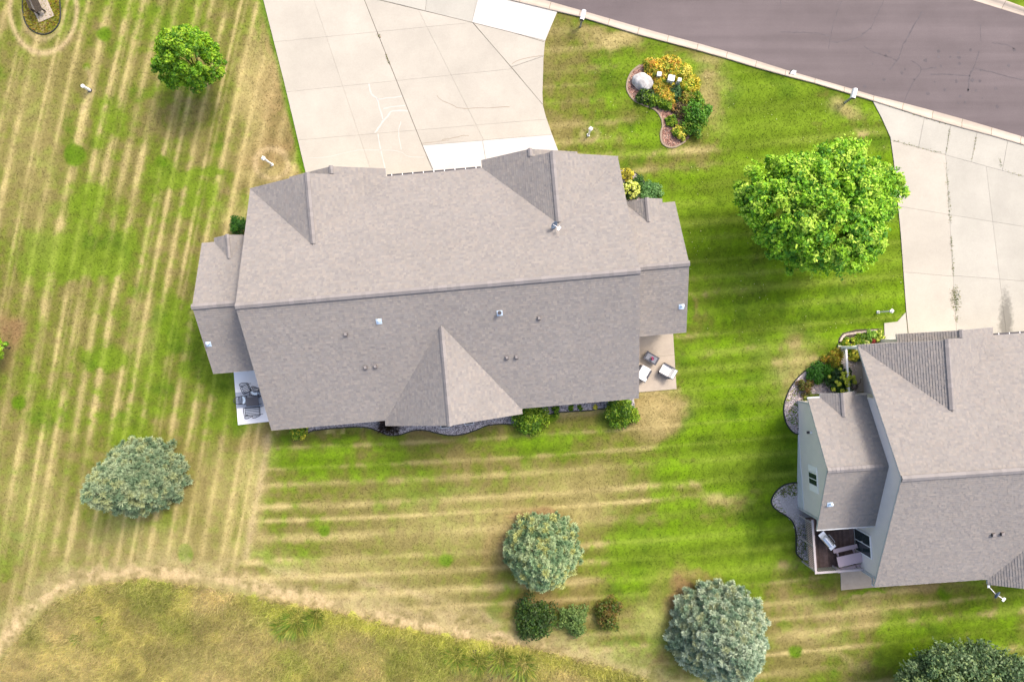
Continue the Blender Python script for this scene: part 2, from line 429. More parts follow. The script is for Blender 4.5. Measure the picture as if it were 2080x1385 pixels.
GREEN = [  # cx, cy, rx, ry, amount, sharpness  (positive: greener, negative: drier)
    (150, 510, 125, 52, .62, 1.6), (90, 560, 55, 40, .35, 1.5), (180, 420, 60, 70, .34, 1), (345, 640, 34, 75, .5, 1.4), (212, 728, 50, 34, .75, 2), (250, 660, 60, 50, .2, 1),
    (425, 735, 52, 95, .62, 1.3), (455, 820, 40, 60, .35, 1), (390, 30, 60, 55, .4, 1), (265, 40, 55, 50, .3, 1), (160, 20, 20, 60, .2, 1),
    (210, 70, 14, 14, .75, 2), (152, 315, 21, 21, .95, 3), (330, 330, 12, 12, .8, 2), (38, 818, 15, 14, .75, 2), (378, 1125, 14, 21, 1.0, 4),
    (175, 136, 8, 8, .6, 2), (220, 190, 34, 60, .28, 1), (235, 260, 40, 50, .25, 1), (255, 880, 55, 42, .55, 1.4), (340, 362, 55, 26, .5, 1.2), (420, 340, 45, 16, .55, 1.2),
    (170, 420, 50, 50, .28, 1), (395, 400, 25, 40, .2, 1), (330, 740, 30, 60, .25, 1), (300, 800, 45, 60, .25, 1), (485, 862, 14, 22, .8, 1.5), (470, 800, 10, 40, .5, 1.5), (30, 640, 10, 20, .3, 1), (95, 640, 40, 50, .25, 1), (120, 820, 30, 50, .2, 1), (60, 760, 30, 40, .2, 1),
    (520, 40, 8, 50, .5, 1), (545, 110, 10, 40, .5, 1), (580, 220, 5, 60, .4, 1),
    (560, 200, 42, 110, -.6, 1.2), (540, 330, 55, 40, -.4, 1.2), (560, 350, 60, 20, -.3, 1),
    (500, 430, 45, 60, .18, 1), (470, 470, 20, 40, -.3, 1),
    (700, 925, 150, 26, .48, 1.4), (770, 965, 110, 22, .42, 1.2), (620, 950, 60, 40, .2, 1), (600, 905, 50, 18, .2, 1), (840, 1010, 60, 20, .25, 1), (935, 893, 18, 8, .6, 1.6), (1115, 845, 20, 10, .7, 1.6), (700, 890, 60, 12, .35, 1.2), (1090, 905, 90, 28, .45, 1.2), (1060, 925, 60, 30, .3, 1), (1160, 880, 60, 14, .2, 1),
    (760, 1030, 40, 10, .15, 1), (660, 1078, 11, 11, .65, 2), (907, 1138, 13, 12, .75, 2), (740, 1080, 40, 10, .12, 1), (545, 1150, 30, 10, .25, 1),
    (1500, 850, 130, 105, .42, 1.3), (1480, 965, 140, 80, .34, 1.2), (1600, 940, 38, 90, .5, 1.3), (1400, 1100, 150, 80, .35, 1.2), (1500, 1130, 70, 70, .48, 1.5),
    (1235, 1120, 70, 60, .15, 1), (1290, 1170, 70, 50, .3, 1.2), (1390, 760, 20, 60, .3, 1), (1600, 1060, 30, 60, .2, 1), (1580, 900, 30, 60, .3, 1), (1380, 960, 60, 40, .2, 1), (1330, 1280, 40, 30, .25, 1),
    (1460, 1012, 55, 22, -.42, 1.2), (1480, 1065, 60, 14, -.3, 1.2), (1335, 838, 62, 42, -.75, 1.6), (1380, 740, 12, 60, -.35, 1), (1640, 710, 50, 30, -.45, 1.2), (1600, 770, 30, 60, -.4, 1.2), (1560, 830, 16, 70, -.25, 1), (1270, 880, 60, 20, -.2, 1),
    (1425, 640, 30, 80, -.4, 1.2), (1480, 590, 50, 25, -.3, 1), (1310, 345, 60, 22, -.4, 1.2), (1540, 690, 90, 30, -.25, 1), (1545, 560, 60, 25, -.15, 1), (1408, 580, 10, 60, -.4, 1),
    (1250, 72, 70, 20, -.75, 1.5), (1210, 60, 25, 12, -.4, 1), (1400, 108, 70, 16, -.42, 1.2), (1450, 170, 36, 60, -.6, 1.3), (1430, 215, 30, 36, -.4, 1.2), (1410, 300, 60, 36, -.5, 1.2), (1280, 225, 50, 30, -.32, 1.2), (1270, 270, 60, 50, -.22, 1),
    (1722, 226, 36, 18, -.55, 1.2), (1670, 200, 60, 12, -.35, 1.2), (1770, 262, 30, 30, -.3, 1), (1690, 262, 80, 12, -.25, 1), (1140, 270, 20, 30, -.2, 1), (1290, 95, 40, 20, -.3, 1), (1500, 120, 40, 10, -.3, 1), (1350, 330, 80, 20, -.3, 1),
    (1530, 190, 90, 40, .2, 1.2), (1600, 160, 60, 20, .25, 1), (1600, 250, 100, 30, .1, 1), (1790, 470, 40, 120, .2, 1),
    (1900, 1330, 110, 45, .42, 1.2), (1830, 1285, 60, 40, .42, 1.3), (1970, 1265, 100, 26, .35, 1.2), (1760, 1201, 46, 6, .85, 1.5), (1700, 1170, 7, 26, .6, 1.4), (1920, 1200, 14, 16, .75, 1.6),
    (1700, 1245, 150, 50, -.36, 1.2), (1640, 1335, 100, 40, -.32, 1.2), (1600, 1170, 50, 60, -.3, 1.2), (1235, 1000, 130, 55, -.22, 1.2), (1340, 1330, 90, 50, -.3, 1.2), (1780, 1180, 120, 20, -.3, 1.2),
    (1615, 1323, 14, 12, 1.1, 2), (1850, 1350, 60, 30, .4, 1), (1640, 1250, 60, 40, -.05, 1), (2060, 1220, 40, 40, .3, 1),
]
BROWN = [  # bare reddish brown areas
    (560, 190, 34, 100, .55), (555, 300, 50, 34, .5), (1040, 1110, 24, 70, .5), (1190, 1200, 40, 30, .3), (20, 690, 30, 50, .8), (1088, 1046, 44, 16, 1.1), (1385, 1210, 26, 44, 1.0), (1420, 1185, 40, 14, .5),
    (1330, 835, 55, 36, .45), (60, 20, 40, 40, .25), (1780, 1170, 90, 20, .35), (1900, 1180, 80, 14, .4), (1690, 1190, 40, 14, .4), (1090, 1215, 60, 16, .55), (505, 880, 40, 20, .35), (1010, 1120, 16, 60, .4), (1340, 1190, 20, 40, .3), (880, 890, 80, 10, .4), (1180, 845, 50, 14, .3),
]

def ground_colour(u, v, x, y):
    n1 = fbm(x * .22, y * .22, 3, 5); n2 = fbm(x * .9, y * .9, 21, 4); n3 = fbm(x * 2.6, y * 2.6, 33, 3)
    # wobble the pixel coordinates so that no patch has a clean outline
    wu = u + (fbm(x * .5, y * .5, 51, 5) - .5) * 76; wv = v + (fbm(x * .5, y * .5, 67, 5) - .5) * 76
    right = sstep((u - 1080) / 330)
    left_edge = 545 - 0.19 * (v - 890)
    isleft = sstep((left_edge - u + 10) / 26) * np.where(v < 860, 1.0, 1.0)
    isleft = np.where((v < 880) & (u < 700), 1.0, isleft)
    back = sstep((v - 690) / 120)
    g = 0.26 + 0.0 * u
    g = np.where(u > 700, 0.25 + (0.62 - 0.34 * back) * sstep((u - 1120) / 200) - .12 * sstep((v - 1150) / 60) * sstep((u - 1500) / 80), g)
    for cx, cy, rx, ry, a, s in GREEN:
        k = .10 if max(rx, ry) < 25 else 1.0
        g = g + a * blob(u + (wu - u) * k, v + (wv - v) * k, cx, cy, rx, ry, s)
    g = g + (n1 - .5) * .6 + (n2 - .5) * .65 + (n3 - .5) * .5
    # green fringe along the slabs
    dr = pldist(u, v, DRIVE1[1:4])
    g = g + 1.0 * np.exp(-(dr / (5 + 5 * n2)) ** 2)
    dr2 = pldist(u, v, DRIVE2[0:8])
    g = g + .3 * np.exp(-(dr2 / 6) ** 2)
    rg = sstep((u - 1090) / 120) * (1 - back) * (u > 900)
    g = g + rg * ((n1 - .5) * -.25 + (n2 - .5) * -.25)
    g = np.clip(g, 0, 1.05)
    # mower passes
    s_l = u + 0.205 * v + 8 * np.sin(v / 260.)
    centres = []
    c = -60.0; rs = random.Random(5)
    while c < 900:
        c += rs.choice([28, 31, 35, 38, 41, 43]); centres.append(c)
    cen = np.array(centres)
    idx = np.clip(np.searchsorted(cen, s_l), 1, len(cen) - 1)
    d0 = np.minimum(np.abs(s_l - cen[idx - 1]), np.abs(s_l - cen[idx]))
    which = np.where(np.abs(s_l - cen[idx - 1]) < np.abs(s_l - cen[idx]), idx - 1, idx)
    stren = hash2(which, np.zeros_like(which), 9) * .5 + .5
    wid = 3.6 + 3.4 * hash2(which, np.ones_like(which), 9)
    st_l = stren * np.exp(-((d0 + (n2 - .5) * 3) / wid) ** 2) * (0.35 + 1.1 * sstep((fbm(s_l * .02, v * .012, 77, 3) - .22) / .4))
    st_l2 = .4 * np.exp(-(((s_l - cen[idx - 1]) - 11 - (n2 - .5) * 4) / 3.2) ** 2) * hash2(idx, np.ones_like(idx), 13)
    st_l = np.clip(st_l + st_l2, 0, 1.1) * (1 - .5 * sstep((v - 1110) / 40))
    d = u - 520
    t = v + 0.03 * d + 0.00003 * d * d
    per = 37.3
    row = np.floor(t / per); ft = t - row * per
    jit = (hash2(row, row * 0, 4) - .5) * 12
    dd = np.abs(ft - per / 2 - jit)
    st_b = np.exp(-((dd + (n2 - .5) * 5) / (3.8 + 4.5 * hash2(row, row * 0, 8))) ** 2) * (.45 + .6 * hash2(row, row * 0, 6)) * (0.3 + 1.0 * sstep((fbm(u * .006, t * .03, 81, 3) - .25) / .4))
    band = np.where(np.mod(row, 2) < 1, 1.0, -1.0) * np.clip((per / 2 - np.abs(ft - per / 2)) / 6, 0, 1)
    st = st_l * isleft + st_b * (1 - isleft)
    # colours
    dry = np.array(alb(142, 135, 76)); dry2 = np.array(alb(162, 146, 94)); tan = np.array(alb(221, 203, 140)); brown = np.array(alb(156, 124, 90))
    olive = np.array(alb(126, 134, 54)); green = np.array(alb(119, 147, 38)); viv = np.array(alb(120, 158, 24)); dark = np.array(alb(80, 112, 28))
    def mix(a, b, f): return a * (1 - f[..., None]) + b * f[..., None]
    base = mix(np.broadcast_to(dry, u.shape + (3,)), dry2, np.clip((n1 - .35) * 2.2, 0, 1))
    col = mix(base, olive, sstep((g - .05) / .36))
    col = mix(col, green, sstep((g - .3) / .42) * (1 - .22 * isleft))
    vv = sstep((g - .6) / .4) * sstep((fbm(x * .35, y * .35, 91, 3) - .3) / .4)
    col = mix(col, viv, vv * (.8 - .42 * isleft))
    dk = sstep((fbm(x * .6, y * .6, 101, 4) - .55) / .25) * sstep((g - .3) / .3)
    col = mix(col, dark, dk * .6)
    # light and dark passes of the mower in the green lawn
    col = col * (1 + (.13 * band * (1 - isleft) * sstep((g - .35) / .3)))[..., None]
    stc = mix(np.broadcast_to(tan, u.shape + (3,)), np.array(alb(158, 178, 70)), sstep((g - .3) / .4))
    amt = np.where(isleft > .5, .72 - .08 * sstep((g - .35) / .3), .74 - .16 * sstep((g - .35) / .3))
    amt = amt * (1 - .45 * sstep((v - 330) / -120) * (u > 1080))
    col = mix(col, stc, np.clip(st * amt, 0, .9))
    for cx, cy, rx, ry, a, s_ in GREEN:
        if max(rx, ry) < 25 and a > .6 and cx < 1950:
            col = mix(col, np.array(alb(98, 134, 26)), np.clip(.8 * blob(u + (wu - u) * .1, v + (wv - v) * .1, cx, cy, rx, ry, s_) * (.55 + .8 * n3), 0, .85))
    brm = 0.0 * u
    for cx, cy, rx, ry, a in BROWN:
        brm = np.maximum(brm, a * blob(wu, wv, cx, cy, rx, ry, 1.4))
    col = mix(col, brown, np.clip(brm * (.5 + n3), 0, .85))
    fr = np.exp(-(dr / (4 + 6 * n2)) ** 2) * (v < 350)
    col = mix(col, np.array(alb(96, 140, 26)), np.clip(fr * 1.1, 0, .9))
    # very dry pale patches
    tanm = 0.0 * u
    for cx, cy, rx, ry, a in [(1335, 838, 55, 35, .6), (1250, 72, 60, 16, .75), (1440, 190, 36, 60, .4), (540, 340, 45, 24, .5), (470, 430, 24, 40, .5), (1610, 740, 50, 50, .4), (1720, 224, 30, 14, .5), (1300, 1270, 60, 24, .4), (1470, 1010, 45, 16, .5), (1700, 1340, 60, 12, .3), (520, 1000, 26, 130, .55), (450, 1000, 60, 90, .35), (480, 1120, 60, 40, .45), (1190, 1030, 70, 40, .4), (960, 1060, 200, 60, .38), (700, 1150, 160, 30, .35), (1150, 985, 120, 30, .3), (60, 300, 60, 200, .22), (525, 190, 45, 150, .5), (470, 600, 20, 40, .3), (290, 650, 30, 60, .25), (300, 1100, 160, 40, .3), (60, 1050, 80, 120, .25), (1720, 1240, 120, 20, .35), (1650, 1300, 80, 20, .35), (1330, 1250, 60, 40, .4)]:
        tanm = np.maximum(tanm, a * blob(wu, wv, cx, cy, rx, ry, 1.3))
    col = mix(col, tan, np.clip(tanm * (.35 + 1.1 * n2), 0, .85))
    # trodden track along the meadow and loops round obstacles
    tr = [(-30, 1350), (30, 1272), (95, 1208), (160, 1176), (260, 1162), (360, 1164), (460, 1180), (560, 1204), (700, 1232), (820, 1262), (950, 1286), (1060, 1308), (1180, 1334), (1300, 1366), (1420, 1400)]
    dt = pldist(u, v, tr)
    pale = np.array(alb(222, 198, 152))
    f = np.exp(-((dt + (n2 - .5) * 34 + (n3 - .5) * 16) / 17) ** 2) * (.25 + .75 * sstep((n3 - .2) / .5)) * (1 - .4 * sstep((u - 1000) / 200))
    f = np.maximum(f, .6 * np.exp(-((dt + (n1 - .5) * 60) / 46) ** 2) * sstep((n2 - .25) / .4))
    f = np.maximum(f, .62 * np.exp(-((pldist(u, v, [(120, 1170), (330, 1146), (470, 1146), (560, 1160), (720, 1180), (860, 1210), (980, 1250), (1010, 1270)]) + (n2 - .5) * 26) / 15) ** 2) * sstep((n2 - .2) / .5))
    f = np.maximum(f, .55 * np.exp(-((pldist(u, v, [(545, 890), (532, 960), (515, 1040), (500, 1130)]) + (n2 - .5) * 14) / 8) ** 2))
    rw = np.hypot((u - 88) / 68., (v - 20) / 88.)
    f = np.maximum(f, .75 * np.exp(-((rw - 1 + (n2 - .5) * .06) / .07) ** 2))
    rw = np.hypot((u - 88) / 44., (v - 14) / 66.)
    f = np.maximum(f, .45 * np.exp(-((rw - 1 + (n2 - .5) * .1) / .09) ** 2) * (v > 20))
    rw = np.hypot((u - 553) / 33., (v - 333) / 30.)
    f = np.maximum(f, .6 * np.exp(-((rw - 1 + (n2 - .5) * .2) / .2) ** 2) * (.4 + n3))
    f = np.maximum(f, .35 * np.exp(-((pldist(u, v, [(176, 140), (188, 165), (190, 185), (182, 205), (165, 228)]) + (n2 - .5) * 3) / 4) ** 2))
    rw = np.hypot((u - 1198) / 16., (v - 273) / 12.)
    f = np.maximum(f, .4 * np.exp(-((rw - 1) / .35) ** 2) * (.4 + n3))
    col = mix(col, pale, np.clip(f, 0, .9))
    # rough meadow
    md = inpoly(u + (n2 - .5) * 26, v + (n3 - .5) * 22 + (n2 - .5) * 16, MEADOW + [(1400, 1700), (-60, 1700)])
    m1 = fbm(x * .4 + y * .2, y * .5, 131, 4); m2 = fbm(x * 1.2, y * 1.2, 141, 3)
    mc = mix(np.broadcast_to(np.array(alb(152, 142, 90, .78)), u.shape + (3,)), np.array(alb(138, 144, 68, .78)), sstep((m1 - .38) / .25))
    mc = mix(mc, np.array(alb(182, 174, 100, .78)), sstep((m2 - .5) / .25) * .7)
    mc = mix(mc, np.array(alb(184, 164, 124, .78)), sstep((fbm(x * .3, y * .3, 151, 4) - .5) / .2) * .75)
    mc = mix(mc, np.array(alb(196, 180, 132, .8)), sstep((fbm(x * .12, y * .16, 171, 4) - .48) / .14) * .55)
    mc = mix(mc, np.array(alb(124, 140, 40, .72)), blob(wu, wv, 600, 1265, 80, 30, 1.3) * .8)
    mc = mix(mc, np.array(alb(176, 178, 80, .78)), blob(wu, wv, 760, 1265, 120, 22, 1.2) * .7)
    mc = mix(mc, np.array(alb(140, 152, 60, .78)), blob(wu, wv, 900, 1330, 160, 30, 1.2) * .6)
    dm = pldist(u, v, MEADOW[5:])
    mc = mix(mc, np.array(alb(176, 180, 74, .78)), np.exp(-((dm - 14 + (n2 - .5) * 20) / 16) ** 2) * sstep((u - 450) / 120) * .75)
    col = np.where(md[..., None], mc * (0.8 + .4 * n3)[..., None], col)
    col = col * (0.72 + .40 * n3)[..., None]
    return col

def axis(lo, hi, step, far):
    core = np.arange(lo, hi + step / 2, step)
    outer = np.array([3, 8, 20, 50, 120, far])
    return np.concatenate([lo - outer[::-1], core, hi + outer])

def build_ground():
    xs = axis(-37, 37, 0.1, 500); ys = axis(-25.5, 26, 0.1, 500)
    X, Y = np.meshgrid(xs, ys)
    Z = hgt(X, Y) - 0.004
    u = 1040 + X * F / (H - Z); v = 692.5 - Y * F / (H - Z)
    col = ground_colour(np.clip(u, -400, 2500), np.clip(v, -300, 1700), X, Y)
    # the meadow swells a little
    V = np.stack([X, Y, Z], -1).reshape(-1, 3)
    ny, nx = X.shape
    i = np.arange(nx * ny).reshape(ny, nx)
    Fc = np.stack([i[:-1, :-1], i[:-1, 1:], i[1:, 1:], i[1:, :-1]], -1).reshape(-1, 4)
    me = fastmesh('ground', V, Fc, col.reshape(-1, 3))
    o = link('ground', me, 'ground'); o['kind'] = 'structure'
build_ground()

# ------------------------------------------------------------------ road, kerb, driveways, patios
def to_world(pts): return [(G(*p).x, G(*p).y) for p in pts]

def build_road():
    a = to_world(KERB_OUT); b = to_world(FAR_OUT)
    mb = MB()
    top = [(a[0][0] - 30, a[0][1] + 9)] + a + [(a[-1][0] + 60, a[-1][1] - 18)]
    far = [(b[0][0] - 60, b[0][1] + 18)] + b + [(b[-1][0] + 45, b[-1][1] - 13.5)]
    poly = top + far[::-1]
    n = len(poly)
    o = mb.add([(p[0], p[1], 0.008) for p in poly], [tuple(range(n))[::-1]]).build('road', 'asphalt')
    if o.data.polygons[0].normal.z < 0:
        o.data.flip_normals()
    o['kind'] = 'structure'
    # sealed cracks, tar spots
    k = lambda z4: [(1560 + x / 4, y / 4) for x, y in z4]
    cracks = [([(100, 260), (215, 265), (330, 268), (420, 275), (500, 296)], .05), ([(510, 345), (600, 340), (700, 312), (755, 296)], .05),
              ([(755, 296), (800, 255), (840, 228)], .1), ([(840, 228), (880, 130), (945, 0)], .04), ([(600, 10), (550, 130), (515, 260), (490, 400)], .04),
              ([(1255, 95), (1190, 200), (1125, 318), (1095, 370), (1060, 470), (990, 570)], .09), ([(780, 380), (845, 420), (955, 455), (1040, 490)], .06),
              ([(1160, 490), (1245, 565), (1175, 680), (1105, 830)], .06), ([(1245, 565), (1370, 550)], .08), ([(1320, 605), (1480, 605), (1640, 620)], .07),
              ([(1725, 200), (1728, 340)], .05), ([(1715, 420), (1670, 550), (1640, 610), (1625, 740)], .1), ([(1820, 352), (1950, 370), (2000, 405)], .06), ([(1680, 560), (1860, 600), (2080, 655)], .045), ([(100, 0), (105, 70)], .04)]
    for pts, wd in cracks:
        P = smoothline(to_world(k(pts)), 5)
        P = [(x + random.uniform(-.03, .03), y + random.uniform(-.03, .03)) for x, y in P]
        MB().ribbon(P, [wd * random.uniform(.5, 1.3) for _ in P], 0.012).build('sealed_crack', 'asphalt_crack', o)
    spots = [(848, 525), (985, 420), (1280, 493), (1385, 420), (1405, 540), (1355, 668), (1545, 430), (1295, 762), (1545, 840), (1725, 575), (1660, 655), (1530, 665), (785, 705), (1110, 565), (1185, 648), (1480, 465), (1550, 470), (1555, 520), (1860, 870), (1720, 660), (1435, 730), (1560, 785), (1850, 720), (1955, 535), (1645, 410), (1740, 800), (1600, 835), (1625, 735), (2000, 405), (1690, 735), (940, 650), (1385, 465), (1085, 592), (955, 455)]
    for i, p in enumerate(spots):
        c = G(*k([p])[0]); r0 = random.uniform(.06, .15)
        n = 9
        MB().add([(c.x + r0 * random.uniform(.6, 1.2) * math.cos(t * 2 * math.pi / n), c.y + r0 * random.uniform(.6, 1.2) * math.sin(t * 2 * math.pi / n), .012) for t in range(n)], [tuple(range(n))]).build('tar_spot', 'asphalt_crack', o)
build_road()

def resample(pts, step):
    P = [Vector(p) for p in pts]; out = [P[0].copy()]; acc = 0.0
    for a, b in zip(P[:-1], P[1:]):
        L = (b - a).length; t = step - acc
        while t <= L:
            out.append(a.lerp(b, t / L)); t += step
        acc = (acc + L) % step
    return out

def build_kerb(name, outer, inner, step):
    A = to_world(outer); B = to_world(inner)
    root = MB().ribbon([((a[0] + b[0]) / 2, (a[1] + b[1]) / 2) for a, b in zip(A, B)], 0.35, 0.004).build(name, 'joint')
    root['kind'] = 'structure'
    nA = [Vector(p) for p in A]; nB = [Vector(p) for p in B]
    pa = resample(A, step)
    def proj(p):
        best = None
        for a, b in zip(nB[:-1], nB[1:]):
            d = b - a; t = max(0, min(1, (p - a).dot(d) / d.length_squared)); q = a + d * t
            if best is None or (q - p).length < (best - p).length: best = q
        return best
    for a, b in zip(pa[:-1], pa[1:]):
        d = (b - a).normalized() * 0.012
        a2, b2 = a + d, b - d
        qa, qb = proj(a2), proj(b2)
        prof = [(0, .012), (.28, .004), (.5, .03), (.72, .095), (.9, .115), (1.0, .105), (1.0, -.03)]
        mb = MB()
        vs = []
        for t, z in prof:
            p = a2.lerp(qa, t); vs.append((p.x, p.y, z))
        for t, z in prof:
            p = b2.lerp(qb, t); vs.append((p.x, p.y, z))
        n = len(prof)
        fs = [(i, i + 1, n + i + 1, n + i) for i in range(n - 1)]
        mb.add(vs, fs); mb.build('kerb_stone', 'kerb', root)
build_kerb('kerb', KERB_OUT, KERB_IN, 2.06)
build_kerb('far_kerb', FAR_OUT, FAR_IN, 2.3)

def split(poly, a, b):
    """cut a polygon with the line a-b: (left part, right part)"""
    out = ([], [])
    d = (b[0] - a[0], b[1] - a[1])
    sd = lambda p: d[0] * (p[1] - a[1]) - d[1] * (p[0] - a[0])
    for i in range(len(poly)):
        p, q = poly[i], poly[(i + 1) % len(poly)]
        sp, sq = sd(p), sd(q)
        if sp >= 0: out[0].append(p)
        if sp <= 0: out[1].append(p)
        if sp * sq < 0:
            t = sp / (sp - sq); m = (p[0] + (q[0] - p[0]) * t, p[1] + (q[1] - p[1]) * t)
            out[0].append(m); out[1].append(m)
    return out

def cut(polys, a, b, keep=lambda c: True):
    res = []
    for p in polys:
        c = (sum(q[0] for q in p) / len(p), sum(q[1] for q in p) / len(p))
        if not keep(c):
            res.append(p); continue
        for h in split(p, a, b):
            if len(h) > 2: res.append(h)
    return res

def inset(poly, d):
    n = len(poly)
    if sum(poly[i][0] * poly[(i + 1) % n][1] - poly[(i + 1) % n][0] * poly[i][1] for i in range(n)) < 0:
        poly = poly[::-1]
    out = []
    for i in range(n):
        p0, p1, p2 = (Vector(poly[(i - 1) % n]), Vector(poly[i]), Vector(poly[(i + 1) % n]))
        if (p1 - p0).length < 1e-4 or (p2 - p1).length < 1e-4: continue
        d1 = (p1 - p0).normalized(); d2 = (p2 - p1).normalized()
        nn = Vector((-d1.y, d1.x)) + Vector((-d2.y, d2.x))
        if nn.length < 1e-3: continue
        nn = nn / nn.length_squared * 2
        if nn.length > 3: nn = nn.normalized() * 3
        out.append((p1.x + nn.x * d, p1.y + nn.y * d))
    return out

def slabs(root, polys_px, top, gap, mfun, name='slab'):
    for p in polys_px:
        c = (sum(q[0] for q in p) / len(p), sum(q[1] for q in p) / len(p))
        wpts = inset(to_world(p), gap)
        if len(wpts) < 3: continue
        MB().prism(wpts, -0.06, top).build(name, mfun(c), root)

def bedplate(name, pts, z, m, kind='structure'):
    wpts = to_world(pts)
    o = MB().prism(wpts, z - .05, z).build(name, m); o['kind'] = kind
    return o

def build_drives():
    mat('joint_pale', (.28, .25, .22), .95, .1)
    d1 = bedplate('driveway', DRIVE1, 0.008, 'joint_pale')
    side = lambda a, b, c: (b[0] - a[0]) * (c[1] - a[1]) - (b[1] - a[1]) * (c[0] - a[0])
    J1 = ((740, 0), (858, 296)); J2 = ((765, 0), (1106, 86)); J3 = ((960, 46), (1102, 213))
    J2 = ((765, -1), (1040, 67))
    h1 = ((560, 86), (957, 47)); h2 = ((590, 187), (1040, 141)); h3 = ((610, 285), (1040, 249)); h4 = ((858, 296), (1122, 274))
    isR = lambda c: side(*J1, c) < 0
    P = cut([DRIVE1], *J1)
    left = [p for p in P if not isR((sum(q[0] for q in p) / len(p), sum(q[1] for q in p) / len(p)))]
    right = [p for p in P if p not in left]
    right = cut(right, *J2)
    cen = lambda p: (sum(q[0] for q in p) / len(p), sum(q[1] for q in p) / len(p))
    apron = [p for p in right if side(*J2, cen(p)) < 0]; body = [p for p in right if p not in apron]
    apron = cut(apron, (971, -3), (959, 45)); apron = cut(apron, (870, -20), (864, 20), lambda c: c[0] < 930)
    body = cut(body, *J3)
    wedge = [p for p in body if side(*J3, cen(p)) < 0]; body = [p for p in body if p not in wedge]
    wedge = cut(wedge, (1040, 137), (1104, 115))
    body = cut(body, *h4)
    new = [p for p in body if side(*h4, cen(p)) > 0]; body = [p for p in body if p not in new]
    for hh in (h1, h2, h3): body = cut(body, *hh)
    body = cut(body, (862, 45), (975, 270)); 
    new = cut(new, (980, 286), (990, 345))
    for hh in (h1, h2, h3): left = cut(left, *hh)
    left = cut(left, (638, 0), (738, 300))
    left = cut(left, (530, -8), (740, -8))
    slabs(d1, left + body, .05, .005, lambda c: 'concrete')
    slabs(d1, new, .052, .012, lambda c: 'concrete_new')
    slabs(d1, apron + wedge, .05, .012, lambda c: 'concrete_new' if c[0] > 965 and c[1] < 60 else ('concrete_grey' if c[1] < 30 else 'concrete'))
    for pts, wd in (([(700, -100), (740, 0), (858, 296), (880, 346)], .035), ([(765, 0), (960, 47), (1040, 67), (1105, 86)], .025), ([(960, 47), (1040, 139), (1102, 213)], .025)):
        MB().ribbon([Vector(p) for p in to_world(pts)], wd, .0545).build('joint_seal', 'joint', d1)
    # white crack filler and brown hairline cracks
    k = lambda z4: [(520 + x / 4, y / 4) for x, y in z4]
    for pts, wd, m in [([(920, 685), (930, 740), (950, 780), (985, 805), (1005, 880), (1035, 975)], .11, 'sealant'), ([(990, 810), (1080, 800), (1190, 785)], .07, 'sealant'),
                       ([(1035, 888), (1110, 872), (1215, 862)], .07, 'sealant'), ([(1235, 905), (1110, 905), (1070, 950), (1030, 990), (985, 1060), (965, 1080)], .11, 'sealant'),
                       ([(990, 1090), (1010, 1190), (1050, 1370)], .07, 'sealant'), ([(1180, 990), (1160, 1080), (1180, 1220)], .05, 'sealant'),
                       ([(420, 1285), (600, 1275), (830, 1225), (1040, 1225), (1170, 1235), (1240, 1275), (1360, 1280)], .03, 'sealant'),
                       ([(1470, 780), (1500, 812), (1600, 860), (1660, 882), (1820, 882), (2060, 872)], .03, 'crack'), ([(1510, 1140), (1580, 1128), (1690, 1105), (1730, 1108)], .03, 'crack'), ([(1350, 1170), (1500, 1150), (1570, 1140)], .025, 'crack')]:
        Pw = smoothline(to_world(k(pts)), 4)
        Pw = [(x + random.uniform(-.02, .02), y + random.uniform(-.02, .02)) for x, y in Pw]
        MB().ribbon(Pw, [wd * random.uniform(.6, 1.2) for _ in Pw], .056).build('crack_filler' if m == 'sealant' else 'crack', m, d1)
    Pw = smoothline(to_world([(1040, 131), (1052, 124), (1075, 118), (1102, 114)]), 4)
    MB().ribbon(Pw, .03, .056).build('crack', 'crack', d1)

    d2 = bedplate('neighbour_driveway', DRIVE2, 0.008, 'joint')
    a1 = ((1809, 285), (2030, 346)); v1 = ((1920, 315), (1942, 673))
    P = cut([DRIVE2], *a1)
    ap = [p for p in P if side(*a1, cen(p)) < 0]; bd = [p for p in P if p not in ap]
    for q in (((1877, 238), (1865, 299)), ((1930, 255), (1920, 312)), ((1984, 268), (1973, 326)), ((2046, 287), (2035, 346)), ((2110, 305), (2098, 365))):
        ap = cut(ap, *q)
    bd = cut(bd, (1840, 631), (1846, 690), lambda c: True) if False else bd
    bd = cut(bd, *v1)
    lf = [p for p in bd if side(*v1, cen(p)) > 0]; rt = [p for p in bd if p not in lf]
    walk = [[(1839, 634), (1822, 653), (1795, 656), (1797, 735), (1849, 735)]]
    lf = cut(lf, (1835, 421), (1930, 437)); lf = cut(lf, (1838, 553), (1940, 562))
    rt = cut(rt, (2003, 346), (2030, 570)); rt = cut(rt, (1930, 437), (2080, 461)); rt = cut(rt, (1936, 560), (2080, 571)); rt = cut(rt, (2110, 400), (2135, 650))
    slabs(d2, ap, .05, .009, lambda c: 'concrete_grey')
    slabs(d2, lf, .05, .006, lambda c: 'concrete'); slabs(d2, walk, .05, .012, lambda c: 'concrete_grey')
    slabs(d2, rt, .05, .006, lambda c: 'concrete_stained' if c[1] > 560 and c[0] < 2120 else 'concrete_grey')
build_drives()

